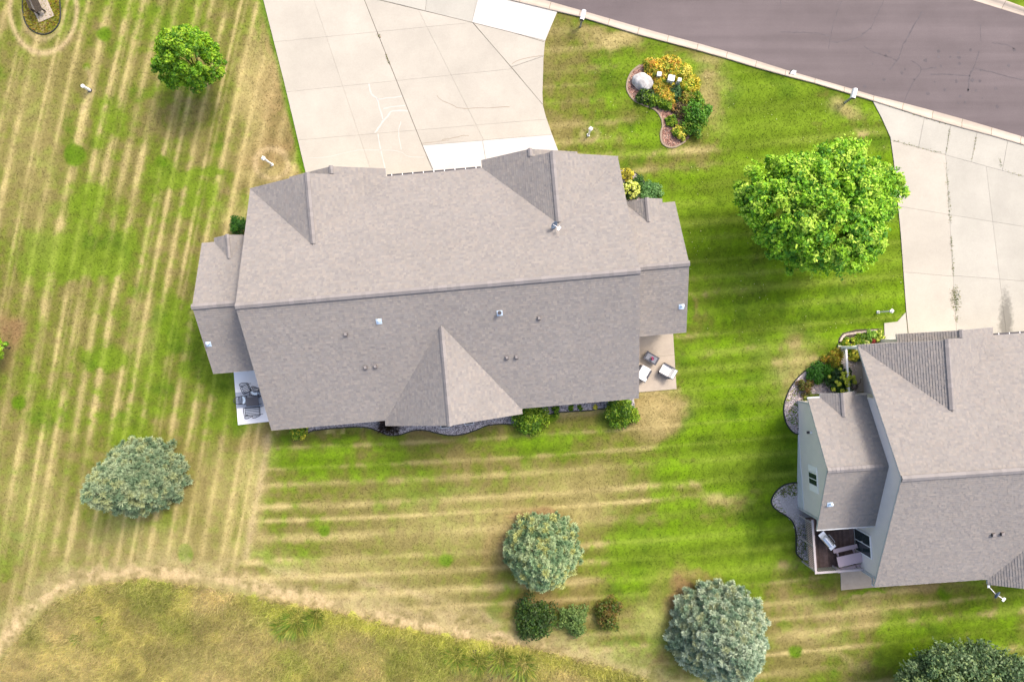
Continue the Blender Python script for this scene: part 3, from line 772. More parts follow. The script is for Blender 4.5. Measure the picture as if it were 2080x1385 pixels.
def build_patios():
    for nm, m, z, cuts in (('left', 'concrete_white', .06, [((470, 800), (560, 794))]), ('right', 'concrete_patio', .06, [((1280, 728), (1380, 720))]), ('lower', 'concrete_patio', .03, [])):
        wp = PATIOS[nm]
        root = empty('patio', G(*wp[0]), 0, {'left': 'white concrete patio with iron furniture beside the long roof', 'right': 'tan concrete patio with two white cushioned chairs',
                                             'lower': 'grey concrete pad below the wooden deck'}[nm], 'patio')
        P = [wp]
        for cc in cuts: P = cut(P, *cc)
        o0 = Vector(root.location)
        for p in P:
            w3 = [G(*q) for q in p]
            pts = inset([(q.x - o0.x, q.y - o0.y) for q in w3], .006)
            MB().prism(pts, -.2, z).build('slab', m, root)
build_patios()

# ------------------------------------------------------------------ houses (two of the same type)
ZR, ZE, PT = 6.70, 2.70, 0.52
HL, HD = 11.69, 7.69
WC, WH, WP = 0.35, 4.15, 0.506            # side wings: ridge offset, half depth, pitch
WZ = ZE + WH * WP

def house_planes():
    """name -> (list of convex pieces of the slope, eave origin)"""
    P = []
    P.append(('main', [[(-HL, HD, ZE), (HL, HD, ZE), (HL, 0, ZR), (-HL, 0, ZR)]]))
    P.append(('main', [[(HL, -HD, ZE), (-HL, -HD, ZE), (-HL, 0, ZR), (HL, 0, ZR)]]))
    gz = ZE + 4.34 * PT; gv = HD - 4.34
    sz = ZE + 3.05 * PT
    for s in (-1, 1):
        P.append(('gable', [[(s * 11.74, HD, ZE), (s * 7.4, HD, gz), (s * 7.4, gv, gz)]]))
        inner = lambda u: ZE + (u - 3.06) * PT
        P.append(('gable', [[(s * 3.06, HD - .0, ZE), (s * 3.06, 7.72, ZE), (s * 7.4, 7.72, gz), (s * 7.4, gv, gz)],
                            [(s * 3.06, 7.72, ZE), (s * 3.06, 8.2, ZE), (s * 6.1, 8.2, sz), (s * 6.1, 7.72, sz)]]))
        P.append(('gable', [[(s * 6.1, 7.4, sz), (s * 6.1, 8.2, sz), (s * 9.15, 8.2, ZE), (s * 9.15, 7.4, ZE)]]))
        P.append(('wing', [[(s * 15.05, WC + WH, ZE), (s * 15.05, WC, WZ), (s * 11.3, WC, WZ), (s * 11.3, WC + WH, ZE)]]))
        P.append(('wing', [[(s * 15.05, WC - WH, ZE), (s * 15.05, WC, WZ), (s * 11.3, WC, WZ), (s * 11.3, WC - WH, ZE)]]))
        av = WC + (WZ - 3.35) / WP
        P.append(('gablet', [[(s * 14.25, 4.5, ZE), (s * 14.25, 4.77, ZE), (s * 13.15, 4.77, 3.35), (s * 13.15, av, 3.35)]]))
        P.append(('gablet', [[(s * 12.05, 4.5, ZE), (s * 12.05, 4.77, ZE), (s * 13.15, 4.77, 3.35), (s * 13.15, av, 3.35)]]))
    for s in (-1, 1):
        P.append(('rear', [[(-0.1 + s * 4.35, -7.73, 2.66), (-0.1 + s * 4.35, -8.05, 2.66), (-0.1, -8.05, 5.62), (-0.1, -2.08, 5.62)]]))
    return P

def up_normal(poly):
    a, b, c = (Vector(poly[0]), Vector(poly[1]), Vector(poly[2]))
    n = (b - a).cross(c - a).normalized()
    return n if n.z > 0 else -n

SH_ROW = 0.148
def shingle_mesh(pieces, seed, clipu=None):
    rs = random.Random(seed)
    n = up_normal(pieces[0])
    e = Vector((-n.y, n.x, 0)).normalized()          # along the eave
    s = n.cross(e).normalized()
    if s.z < 0: s = -s
    allp = [Vector(p) for pc in pieces for p in pc]
    org = min(allp, key=lambda p: p.dot(s))
    V = []; Fq = []; Col = []
    base = np.array((0.228, 0.213, 0.200))
    tones = [(1.0, 1.0, 1.0), (1.04, 1.03, 1.01), (.95, .95, .96), (1.1, 1.07, 1.03), (.98, .97, .96), (1.02, .99, .97), (.9, .9, .92)]
    for pc in pieces:
        q2 = [((Vector(p) - org).dot(e), (Vector(p) - org).dot(s)) for p in pc]
        area = sum(q2[i][0] * q2[(i + 1) % len(q2)][1] - q2[(i + 1) % len(q2)][0] * q2[i][1] for i in range(len(q2)))
        if area < 0: q2 = q2[::-1]
        edges = [(q2[i], q2[(i + 1) % len(q2)]) for i in range(len(q2))]
        def clip(poly):
            for (ax, ay), (bx, by) in edges:
                dx, dy = bx - ax, by - ay
                out = []
                for i in range(len(poly)):
                    p, q = poly[i], poly[(i + 1) % len(poly)]
                    sp = dx * (p[1] - ay) - dy * (p[0] - ax); sq = dx * (q[1] - ay) - dy * (q[0] - ax)
                    if sp >= -1e-9: out.append(p)
                    if (sp > 1e-9 and sq < -1e-9) or (sp < -1e-9 and sq > 1e-9):
                        t = sp / (sp - sq); out.append((p[0] + (q[0] - p[0]) * t, p[1] + (q[1] - p[1]) * t))
                poly = out
                if len(poly) < 3: return []
            return poly
        bmax = max(q[1] for q in q2); bmin = min(q[1] for q in q2); amin = min(q[0] for q in q2); amax = max(q[0] for q in q2)
        k0 = int(math.floor(bmin / SH_ROW)); k1 = int(math.ceil(bmax / SH_ROW))
        for k in range(k0, k1):
            b0, b1 = k * SH_ROW, (k + 1) * SH_ROW
            a = amin - rs.random() * .3
            while a < amax:
                wd = rs.choice((.09, .12, .15, .19, .24)); a0, a1 = a, a + wd; a = a1
                if a1 < amin: continue
                if clipu is not None:
                    pu = org + e * a0 + s * b0
                    if pu.x > clipu: continue
                poly = clip([(a0, b0), (a1, b0), (a1, b1), (a0, b1)])
                if len(poly) < 3: continue
                raised = rs.random() < .5
                hb = .036 if raised else .026
                c = base * np.array(rs.choice(tones)) * rs.uniform(.96, 1.04)
                i0 = len(V)
                for (pa, pb) in poly:
                    f = (pb - b0) / SH_ROW
                    P = org + e * pa + s * pb + n * (hb * (1 - f) + .008 * f)
                    V.append(P); Col.append(c)
                Fq.append(tuple(range(i0, len(V))))
                low = [p for p in poly if abs(p[1] - b0) < 1e-6]
                if len(low) >= 2:
                    x0, x1 = min(p[0] for p in low), max(p[0] for p in low)
                    i0 = len(V)
                    for pa, hh in ((x0, hb), (x1, hb), (x1, -.004), (x0, -.004)):
                        V.append(org + e * pa + s * b0 + n * hh); Col.append(c * .85)
                    Fq.append((i0, i0 + 3, i0 + 2, i0 + 1))
    me = bpy.data.meshes.new('shingles')
    me.from_pydata([tuple(v) for v in V], [], Fq)
    at = me.attributes.new('Col', 'FLOAT_COLOR', 'POINT')
    c4 = np.ones((len(V), 4), np.float32); c4[:, :3] = np.array(Col)
    at.data.foreach_set('color', c4.ravel())
    me.materials.append(MATS['shingle']); me.update()
    return me

def cap_mesh(pitch, ln, wd=.17):
    """one bent ridge shingle, running along +X"""
    z = -wd * pitch
    t = .07
    vs = []
    for x, dz in ((0, .0), (ln, .018)):
        vs += [(x, -wd, z + dz), (x, 0, dz), (x, wd, z + dz)]
    vs += [(v[0], v[1], v[2] - t) for v in vs]
    fs = [(0, 3, 4, 1), (1, 4, 5, 2), (3, 9, 10, 4), (4, 10, 11, 5), (0, 1, 7, 6), (1, 2, 8, 7), (0, 6, 9, 3), (2, 5, 11, 8)]
    me = bpy.data.meshes.new('ridge_cap'); me.from_pydata(vs, [], fs); me.update()
    me.materials.append(MATS['ridgecap'])
    return me

def make_house(name, label, org, ang, clipu=None, seed=1):
    root = empty(name, (org[0], org[1], 0), ang, label, 'house')
    planes = house_planes()
    mb = MB()
    for nm, pcs in planes:
        for pc in pcs:
            if clipu is not None and min(p[0] for p in pc) > clipu + 3: continue
            p = [Vector(q) for q in pc]
            if (p[1] - p[0]).cross(p[2] - p[0]).z < 0: p = p[::-1]
            mb.slab3(p, .13)
    roof = mb.build('roof', 'trim', root)
    for i, (nm, pcs) in enumerate(planes):
        if clipu is not None and min(p[0] for pc in pcs for p in pc) > clipu: continue
        me = shingle_mesh(pcs, seed * 100 + i, clipu)
        if len(me.polygons):
            o = link('shingles', me, None, roof); o['kind'] = 'stuff'
    # ridge caps
    gz = ZE + 4.34 * PT
    ridges = [((-HL, 0, ZR), (HL, 0, ZR), PT, .17)]
    for s in (-1, 1):
        ridges += [((s * 7.4, HD - 4.2, gz), (s * 7.4, 7.74, gz), PT, .16), ((s * 6.1, 7.75, ZE + 3.05 * PT), (s * 6.1, 8.22, ZE + 3.05 * PT), PT, .13),
                   ((s * 11.7, WC, WZ), (s * 15.06, WC, WZ), WP, .17), ((s * 13.15, 3.3, 3.35), (s * 13.15, 4.78, 3.35), .59, .12)]
    ridges.append(((-0.1, -2.2, 5.62), (-0.1, -8.06, 5.62), .68, .14))
    for a, b, pt, wd in ridges:
        a, b = Vector(a), Vector(b)
        L = (b - a).length; n = max(2, int(round(L / .26))); d = (b - a).normalized()
        me = cap_mesh(pt, L / n + .02, wd)
        for k in range(n):
            p = a + d * (L * k / n)
            if clipu is not None and p.x > clipu: continue
            o = link('ridge_cap', me, None, roof)
            o.location = (p.x, p.y, p.z + (.12 if wd == .17 else .085))
            o.rotation_euler = (0, 0, math.atan2(d.y, d.x))
    # walls
    mw = MB()
    def wall(p, q, z0, z1a, z1b=None):
        z1b = z1a if z1b is None else z1b
        mw.add([(p[0], p[1], z0), (q[0], q[1], z0), (q[0], q[1], z1b), (p[0], p[1], z1a)], [(0, 1, 2, 3)])
    eh = ZE - .08
    zb = -1.6
    for s in (-1, 1):
        for (v0, v1) in ((-7.3, 0), (0, 4.35)):
            wall((s * 11.35, v0), (s * 11.35, v1), zb, ZR - abs(v0) * PT - .1, ZR - abs(v1) * PT - .1)
        wall((s * 11.35, 4.35), (s * 10.1, 4.35), zb, ZR - 4.35 * PT - .1)
        wall((s * 10.1, 4.35), (s * 10.1, 7.3), zb, ZR - 4.35 * PT - .12, ZE + .15)
        wall((s * 10.1, 7.3), (s * 9.0, 7.3), zb, ZE + .45, ZE + .9)
        wall((s * 9.0, 7.3), (s * 7.4, 7.3), zb, ZE + 1.1, ZE + 4.34 * PT - .15); wall((s * 7.4, 7.3), (s * 3.5, 7.3), zb, ZE + 4.34 * PT - .15, ZE + .12)
        wall((s * 8.9, 7.4), (s * 8.9, 7.85), zb, ZE); wall((s * 8.9, 7.85), (s * 6.1, 7.85), zb, ZE, ZE + 3.05 * PT - .15)
        wall((s * 6.1, 7.85), (s * 3.4, 7.85), zb, ZE + 3.05 * PT - .15, ZE + .1); wall((s * 3.4, 7.85), (s * 3.4, 7.3), zb, ZE)
        wall((s * 14.56, WC - WH + .42), (s * 14.56, WC), zb, ZE + .1, WZ - .1); wall((s * 14.56, WC), (s * 14.56, WC + WH - .42), zb, WZ - .1, ZE + .1)
        wall((s * 14.56, WC + WH - .42), (s * 11.35, WC + WH - .42), zb, ZE + .1); wall((s * 14.56, WC - WH + .42), (s * 11.35, WC - WH + .42), zb, ZE + .1)
    wall((-3.4, 7.3), (3.4, 7.3), zb, eh)
    wall((-11.35, -7.3), (11.35, -7.3), zb, eh)
    for s in (-1, 1):
        wall((-0.1 + s * 4.0, -7.3), (-0.1 + s * 4.0, -7.65), zb, eh); wall((-0.1 + s * 4.0, -7.65), (-0.1, -7.65), zb, 2.8, 5.45)
    mw.build('wall', 'siding', root)
    # eave gutter between the two garage gables with its white straps
    g = MB().box(-2.98, 2.98, HD + .01, HD + .12, ZE - .14, ZE - .0).build('gutter', 'plastic_dark', root)
    for k in range(9):
        MB().box(-2.7 + k * .67, -2.66 + k * .67, HD + .0, HD + .125, ZE - .01, ZE + .012).build('gutter_strap', 'white', g)
    return root, roof

MO, MA = (-4.275, 3.02), R(5.0)
NO, NA = (34.08, -7.10), R(4.0)
main_house, main_roof = make_house('twin_house', 'long house with a grey brown shingled gable roof in the middle', MO, MA, None, 1)
side_house, side_roof = make_house('twin_house', 'grey sided house with a wooden deck at the right edge', NO, NA, 1.0, 2)

def local(org, ang, px, py, z):
    x, y = Wp(px, py, z); dx, dy = x - org[0], y - org[1]
    return (dx * math.cos(ang) + dy * math.sin(ang), -dx * math.sin(ang) + dy * math.cos(ang))

def on_roof(org, ang, px, py, wing=False):
    z = 4.0
    for _ in range(40):
        u, v = local(org, ang, px, py, z)
        z = (WZ - abs(v - WC) * WP) if wing else (ZR - abs(v) * PT)
    return u, v, z

# roof vents: parts of their house
def flat_vent(house, org, ang, px, py):
    u, v, z = on_roof(org, ang, px, py)
    tilt = math.atan(PT) * (1 if v < 0 else -1)
    M = Matrix.Translation((u, v, z)) @ Matrix.Rotation(tilt, 4, 'X')
    b = MB()
    b.obox((u, v, z + .05), .2, .2, .2, 0, tilt); o = b.build('roof_vent', 'vent_brown', house)
    MB().obox((u, v, z + .17), .16, .16, .03, 0, tilt * .4).build('vent_lid', 'vent_top', o)

def metal_vent(house, org, ang, px, py, wing=False, pipe=False):
    u, v, z = on_roof(org, ang, px, py, wing)
    tilt = math.atan(WP if wing else PT) * (1 if v < 0 else -1)
    o = MB().obox((u, v, z + .035), .34, .34, .014, 0, tilt).build('roof_vent', 'flashing', house)
    if pipe:
        MB().cyl(u, v, z, z + .42, .1, 16).build('vent_pipe', 'metal', o)
        m = MB(); m.lathe([(.0, .44), (.055, .44), (.055, .425), (.12, .425), (.12, .40), (.1, .38)], 16, (u, v, z)); m.build('vent_cap', 'plastic_dark', o)
    else:
        m = MB(); m.cyl(u + .03, v + .04, z, z + .3, .065, 12); m.build('vent_pipe', 'flashing', o)
        MB().lathe([(0, .33), (.05, .32), (.1, .29), (.1, .27)], 12, (u + .03, v + .04, z)).build('vent_cap', 'flashing', o)

for p in ((703, 679), (1095, 646), (743, 746), (763, 744), (1030, 726), (1049, 725)): flat_vent(main_house, MO, MA, *p)
metal_vent(main_house, MO, MA, 770, 653); metal_vent(main_house, MO, MA, 1015, 636, pipe=True)
metal_vent(main_house, MO, MA, 424, 699, True); metal_vent(main_house, MO, MA, 1384, 623, True)
for p in ((2016, 1085), (2034, 1083)): flat_vent(side_house, NO, NA, *p)
metal_vent(side_house, NO, NA, 1685, 1024, True)

# rear egress window wells of the long house
for px, py in ((905, 868), (953, 861)):
    u, v = local(MO, MA, px, py, 0)
    m = MB()
    m.box(u - .32, u + .32, v - .04, v + .0, -.3, .12).box(u - .32, u - .28, v, v + .5, -.3, .12).box(u + .28, u + .32, v, v + .5, -.3, .12)
    o = m.build('window_well', 'foundation', main_house)
    MB().box(u - .27, u + .27, v + .03, v + .48, .03, .05).build('well_cover', 'glass', o)

# details of the right hand house
def house_details():
    h = side_house
    MB().box(-14.60, -14.50, WC - WH + .40, WC + WH - .40, -1.6, -.25).build('foundation', 'foundation', h)
    # corner boards and rake trim
    for (u, v, z1) in ((-14.58, WC + WH - .44, ZE), (-14.58, WC - WH + .44, ZE), (-11.38, -7.27, ZE)):
        MB().box(u - .02, u + .09, v - .06, v + .06, -1.5, z1 - .05).build('corner_board', 'trim', h)
    # window with shutters on the wing
    def wall_at(u, v0, v1, z0, z1, d0, d1): return MB().box(u - d1, u - d0, v0, v1, z0, z1)
    vc = -.85
    wn_ = wall_at(-14.56, vc - .42, vc + .42, .95, 2.2, .0, .05).build('window', 'white', h)
    for z0, z1 in ((1.02, 1.55), (1.62, 2.13)):
        pass
    for v0, v1 in ((vc - .36, vc - .03), (vc + .03, vc + .36)):
        wall_at(-14.56, v0, v1, 1.02, 2.13, .05, .055).build('pane', 'glass', wn_)
    for v0 in (vc - .86, vc + .44):
        sh = wall_at(-14.56, v0, v0 + .42, .95, 2.2, .0, .035).build('shutter', 'white', h)
        for k in range(11):
            MB().obox((-14.60, v0 + .21, 1.03 + k * .11), .012, .34, .085, 0, 0, R(4)).build('slat', 'white', sh)
    # wall lamp on the wing
    lu, lv = -14.62, 2.2
    lo = MB().box(lu - .03, lu + .06, lv - .09, lv + .09, 1.55, 1.8).build('wall_lamp', 'white', h)
    MB().box(lu - .2, lu - .03, lv - .08, lv + .08, 1.62, 1.72).build('lamp_head', 'plastic_dark', lo)
    # sliding door onto the deck
    u0, v0 = local(NO, NA, 1740, 1070, .05); u1, v1 = local(NO, NA, 1745, 1116, .05)
    va, vb = v0, v1
    dr = MB().box(-11.42, -11.36, vb, va, .02, 2.08).build('sliding_door', 'white', h)
    mid = (va + vb) / 2
    for a, b in ((vb + .07, mid - .03), (mid + .03, va - .07)):
        MB().box(-11.427, -11.42, a, b, .1, 2.0).build('pane', 'glass', dr)
    MB().box(-11.47, -11.425, mid + .06, mid + .09, .9, 1.1).build('handle', 'white', dr)
    MB().box(-11.44, -11.36, vb - .62, vb - .5, .3, .42).build('outlet_box', 'trim', h)
    # fascia / gutters that show pale from above
    MB().box(-15.06, -11.4, WC - WH - .10, WC - WH - .005, ZE - .12, ZE - .01).build('gutter', 'trim', h)
    MB().box(-15.06, -14.2, WC + WH + .005, WC + WH + .10, ZE - .12, ZE - .01).build('gutter', 'trim', h)
    MB().tube([(-15.0, WC - WH - .06, ZE - .08), (-14.75, WC - WH + .2, 2.2), (-14.64, WC - WH + .42, 1.9), (-14.64, WC - WH + .42, -1.2)], .045, 6).build('downspout', 'trim', h)
    MB().tube([(-11.75, -7.6, ZE - .08), (-11.5, -7.45, 2.2), (-11.42, -7.36, 1.9), (-11.42, -7.36, -1.0)], .045, 6).build('downspout', 'trim', h)
    # porch: post, header beam, railing, floor
    MB().box(-11.6, -10.05, 4.4, 7.75, -.3, .03).build('porch_floor', 'concrete_patio', h)
    ps = MB().box(-11.62, -11.46, 7.42, 7.58, .03, ZE - .1).build('porch_post', 'white', h)
    MB().box(-11.66, -11.42, 7.38, 7.62, .03, .2).build('post_base', 'white', ps)
    rl = MB().box(-11.60, -11.48, 4.4, 7.4, .88, .95).build('porch_railing', 'white', h)
    MB().box(-11.57, -11.51, 4.4, 7.4, .12, .18).build('bottom_rail', 'white', rl)
    for k in range(22):
        MB().box(-11.565, -11.515, 4.5 + k * .132, 4.55 + k * .132, .18, .88).build('baluster', 'white', rl)
    r2 = MB().box(-11.5, -10.2, 7.44, 7.56, .88, .95).build('porch_railing', 'white', h)
    MB().box(-11.5, -10.2, 7.47, 7.53, .12, .18).build('bottom_rail', 'white', r2)
    for k in range(9):
        MB().box(-11.4 + k * .14, -11.35 + k * .14, 7.475, 7.525, .18, .88).build('baluster', 'white', r2)
house_details()

def build_deck():
    M = Matrix.Rotation(NA, 4, 'Z')
    root = empty('deck', (NO[0], NO[1], 0), NA, 'weathered brown plank deck with a railing behind the right house', 'deck')
    u0, u1, v0, v1 = -14.55, -11.45, -7.2, -3.85
    MB().box(u0 + .03, u1, v0 + .03, v1, -.25, -.045).build('frame', 'brown_wood', root)
    n = 22; wd = (u1 - u0) / n
    me = None
    for k in range(n):
        o = MB().box(u0 + k * wd + .004, u0 + (k + 1) * wd - .004, v0, v1, -.04, 0.0).build('plank', 'deck_wood', root)
    for (u, v) in ((u0 + .05, v0 + .05), (u1 - .2, v0 + .05), (u0 + .05, v1 - .1), (u0 + .05, (v0 + v1) / 2), ((u0 + u1) / 2, v0 + .05)):
        MB().box(u - .05, u + .05, v - .05, v + .05, -1.9, .9).build('post', 'rail_wood', root)
    for a in ((u0 - .07, u0 + .07, v0 - .07, v1 + .15), (u0 + .071, u1 + .05, v0 - .07, v0 + .07)):
        r = MB().box(a[0], a[1], a[2], a[3], .901, .94).build('top_rail', 'rail_wood', root)
    k = 0
    me1 = MB().box(-.018, .018, -.018, .018, -.18, .9).mesh('baluster'); me1.materials.append(MATS['rail_wood'])
    for v in np.arange(v0 + .14, v1, .125):
        o = link('baluster', me1, None, root); o.location = (u0 - .022, v, 0)
    for u in np.arange(u0 + .14, u1, .125):
        o = link('baluster', me1, None, root); o.location = (u, v0 - .022, 0)
build_deck()

# ------------------------------------------------------------------ vegetation
def leaves_mesh(name, P, Nn, size, cols, elong=1.5, droop=0.0, fold=0.25):
    """kite shaped leaves at P, facing Nn, each of two triangles folded on the midrib"""
    n = len(P)
    r = RNG.normal(size=(n, 3))
    t = np.cross(Nn, r); t /= np.linalg.norm(t, axis=1, keepdims=True) + 1e-9
    b = np.cross(Nn, t)
    s = size[:, None]
    v0 = P - t * s * .5 * elong
    v1 = P + b * s * .42 + Nn * s * fold * .5
    v2 = P + t * s * .5 * elong - Nn * s * droop
    v3 = P - b * s * .42 + Nn * s * fold * .5
    V = np.stack([v0, v1, v2, v3], 1).reshape(-1, 3)
    i = np.arange(n) * 4
    Fc = np.stack([np.stack([i, i + 1, i + 2], -1), np.stack([i, i + 2, i + 3], -1)], 1).reshape(-1, 3)
    return fastmesh(name, V, Fc, np.repeat(cols, 4, 0))

def rand_dirs(n):
    d = RNG.normal(size=(n, 3)); return d / np.linalg.norm(d, axis=1, keepdims=True)

def clump_leaves(cent, rad, per, size, pal, up=.45, jit=.5, flat=.8, core=0.35):
    """leaves on and in a set of clumps: returns positions, normals, sizes, colours"""
    cent = np.asarray(cent); rad = np.asarray(rad); m = len(cent)
    k = np.repeat(np.arange(m), per); n = len(k)
    d = rand_dirs(n)
    d[:, 2] = np.where(RNG.random(n) < .7, np.abs(d[:, 2]), d[:, 2])
    rr = (core + (1 - core) * RNG.random(n) ** .5)
    P = cent[k] + d * (rad[k] * rr)[:, None] * np.array([1, 1, flat])
    Nn = d * .7 + np.array([0, 0, up]) + RNG.normal(size=(n, 3)) * jit
    Nn /= np.linalg.norm(Nn, axis=1, keepdims=True)
    pal = np.asarray(pal)
    ci = RNG.integers(0, len(pal), m)
    pick = np.where(RNG.random(n) < .6, ci[k], RNG.integers(0, len(pal), n))
    col = pal[pick] * RNG.uniform(.78, 1.22, (n, 1))
    return P, Nn, size * RNG.uniform(.7, 1.3, n), col

def tree_trunk(root, h, r, limbs, lean=(0, 0)):
    mb = MB(); mb.smooth = True
    pts = [(0, 0, -.15), (0.02, 0, .15), (lean[0] * .3, lean[1] * .3, h * .35), (lean[0] * .6, lean[1] * .6, h * .65), (lean[0], lean[1], h)]
    mb.tube(pts, [r * 1.5, r * 1.1, r * .85, r * .5, r * .12], 9)
    for (x, y, z) in limbs:
        z0 = max(.25 * h, min(h * .7, z * .55)); f = z0 / h
        st = Vector((lean[0] * f, lean[1] * f, z0)); en = Vector((x, y, z))
        md = st.lerp(en, .5) + Vector((0, 0, .12 * (en - st).length))
        mb.tube([st, md, en], [r * .4, r * .26, r * .06], 6)
    return mb.build('trunk', 'bark', root)

def deciduous(name, label, cat, px, py, h, rx, ry, pal, n_cl, per, leaf, zc=.58, group=None, seed=0, crad=.2, off=(0, 0), elong=1.5, rough=0):
    """tree: base at the given pixel; crown is a lobed ellipsoid"""
    g = G(px, py)
    root = empty(name, g, 0, label, cat, group)
    rz = h * .42; cz = h * zc
    cents = []; rads = []
    lob = rand_dirs(9)
    while len(cents) < n_cl:
        d = rand_dirs(1)[0]
        if d[2] < -.55: continue
        lobe = 1 + (.34 if rough else .16) * np.max(np.clip((lob @ d - .72) / .28, 0, 1)) - (.15 if rough else .06)
        f = RNG.uniform(.62, 1.0) ** .6 * lobe
        if rough: f = RNG.uniform(.45, 1.0) ** .5 * lobe * (1.0 + (.14 * RNG.random() if RNG.random() < .3 else 0))
        c = np.array([off[0] + d[0] * rx * f, off[1] + d[1] * ry * f, cz + d[2] * rz * f])
        cents.append(c); rads.append((RNG.uniform(.7, 1.25) if not rough else RNG.uniform(.55, 1.5) * (.75 if f > 1 else 1)) * crad * (rx + ry) / 2)
    cents = np.array(cents)
    tree_trunk(root, h * .8, max(.035, h * .016), [tuple(c * np.array([.85, .85, .95])) for c in cents[:14]], off)
    P, Nn, S, col = clump_leaves(cents, rads, per, leaf, pal, core=.1 if rough else .35, flat=.9)
    if rough:
        m = int(n_cl * .8); q = 22
        ds = rand_dirs(m); ds[:, 2] = np.abs(ds[:, 2]) * .9 - .25
        ds /= np.linalg.norm(ds, axis=1, keepdims=True)
        lf = (1 + .34 * np.max(np.clip((ds @ lob.T - .72) / .28, 0, 1), 1) - .15)[:, None]
        st = np.stack([off[0] + ds[:, 0] * rx * .86, off[1] + ds[:, 1] * ry * .86, cz + ds[:, 2] * rz * .86], -1) * lf + np.array([0, 0, cz]) * (1 - lf)
        ln = RNG.uniform(.10, .30, m) * (rx + ry) / 2
        k = np.repeat(np.arange(m), q); t = RNG.random(m * q)
        Ps = st[k] + ds[k] * (ln[k] * t)[:, None] + RNG.normal(size=(m * q, 3)) * (.05 * (rx + ry) / 2 * (1.1 - t))[:, None]
        Ns = ds[k] * .4 + np.array([0, 0, .6]) + RNG.normal(size=(m * q, 3)) * .5; Ns /= np.linalg.norm(Ns, axis=1, keepdims=True)
        pa = np.asarray(pal); cs = pa[RNG.integers(0, len(pa), m)][k] * RNG.uniform(.85, 1.25, (m * q, 1))
        P = np.concatenate([P, Ps]); Nn = np.concatenate([Nn, Ns]); S = np.concatenate([S, leaf * RNG.uniform(.7, 1.2, m * q)]); col = np.concatenate([col, cs])
    P2 = P
    link('crown', leaves_mesh('crown', P2, Nn, S, col, elong), 'leaf', root)
    return root

def spruce(name, label, px, py, h, r, pal, seed=0, group=None, tiers=None, squash=0.86):
    g = G(px, py)
    root = empty(name, g, 0, label, 'spruce', group)
    tree_trunk(root, h * .97, h * .02, [])
    mb = MB()
    tips = []; dirs = []; sizes = []
    rs = random.Random(seed)
    tiers = tiers or int(h * 3.2)
    for i in range(tiers):
        f = i / (tiers - 1)
        z = .35 + (h - .5) * f
        R0 = r * (1 - f) ** .72 * (1 if f > .08 else .9) + .1
        nb = max(4, int(2 * math.pi * R0 / .7))
        a0 = rs.random() * 6.28
        for k in range(nb):
            a = a0 + 2 * math.pi * k / nb + rs.uniform(-.16, .16)
            L = R0 * rs.uniform(.86, 1.1)
            d = Vector((math.cos(a), math.sin(a), 0))
            rise = .12 + .5 * f
            mb.tube([(0, 0, z), d * L * .5 + Vector((0, 0, z - .04 * L)), d * L * .92 + Vector((0, 0, z + rise * .12 * L))], [.03, .02, .008], 4, False)
            m = max(1, int(L / .23))
            for q in range(m):
                t = (q + 1) / m
                if t < .3 and m > 3: continue
                for sd in ((0,) if t > .93 else (-1, 1)):
                    side = Vector((-d.y, d.x, 0)) * sd * (.12 + .34 * (1 - t)) * min(1.0, L)
                    p = d * L * t + side + Vector((0, 0, z + rise * .12 * L * t - .06 * abs(sd)))
                    tips.append(p); dd = (d * (.8) + side * .9 + Vector((0, 0, .5 + .6 * f))).normalized(); dirs.append(dd); sizes.append(rs.uniform(.85, 1.2) * (.21 + .05 * t))
    for q in range(6):
        tips.append(Vector((rs.uniform(-.05, .05), rs.uniform(-.05, .05), h - .12 * q))); dirs.append(Vector((rs.uniform(-.4, .4), rs.uniform(-.4, .4), 1)).normalized()); sizes.append(.24)
    mb.build('branches', 'bark', root, 'stuff')
    T = np.array([tuple(t) for t in tips]); D = np.array([tuple(d) for d in dirs]); Sz = np.array(sizes)
    per = 84
    k = np.repeat(np.arange(len(T)), per); n = len(k)
    dd = D[k] * .8 + rand_dirs(n) * 1.0
    dd /= np.linalg.norm(dd, axis=1, keepdims=True)
    base = T[k] + rand_dirs(n) * (.05 * RNG.random((n, 1)))
    tip = base + dd * (Sz[k] * RNG.uniform(.6, 1.1, n))[:, None]
    sidev = np.cross(dd, rand_dirs(n)); sidev /= np.linalg.norm(sidev, axis=1, keepdims=True) + 1e-9
    sidev *= .0135
    V = np.stack([base - sidev * .6, base + sidev * .6, tip + sidev, tip - sidev], 1).reshape(-1, 3)
    i4 = np.arange(n) * 4
    Fc = np.stack([i4, i4 + 1, i4 + 2, i4 + 3], -1)
    pal = np.asarray(pal); ci = RNG.integers(0, len(pal), len(T))
    c0 = pal[ci[k]] * RNG.uniform(.8, 1.2, (n, 1))
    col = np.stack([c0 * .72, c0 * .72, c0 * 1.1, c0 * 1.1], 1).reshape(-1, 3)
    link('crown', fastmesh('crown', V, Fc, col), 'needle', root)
    return root

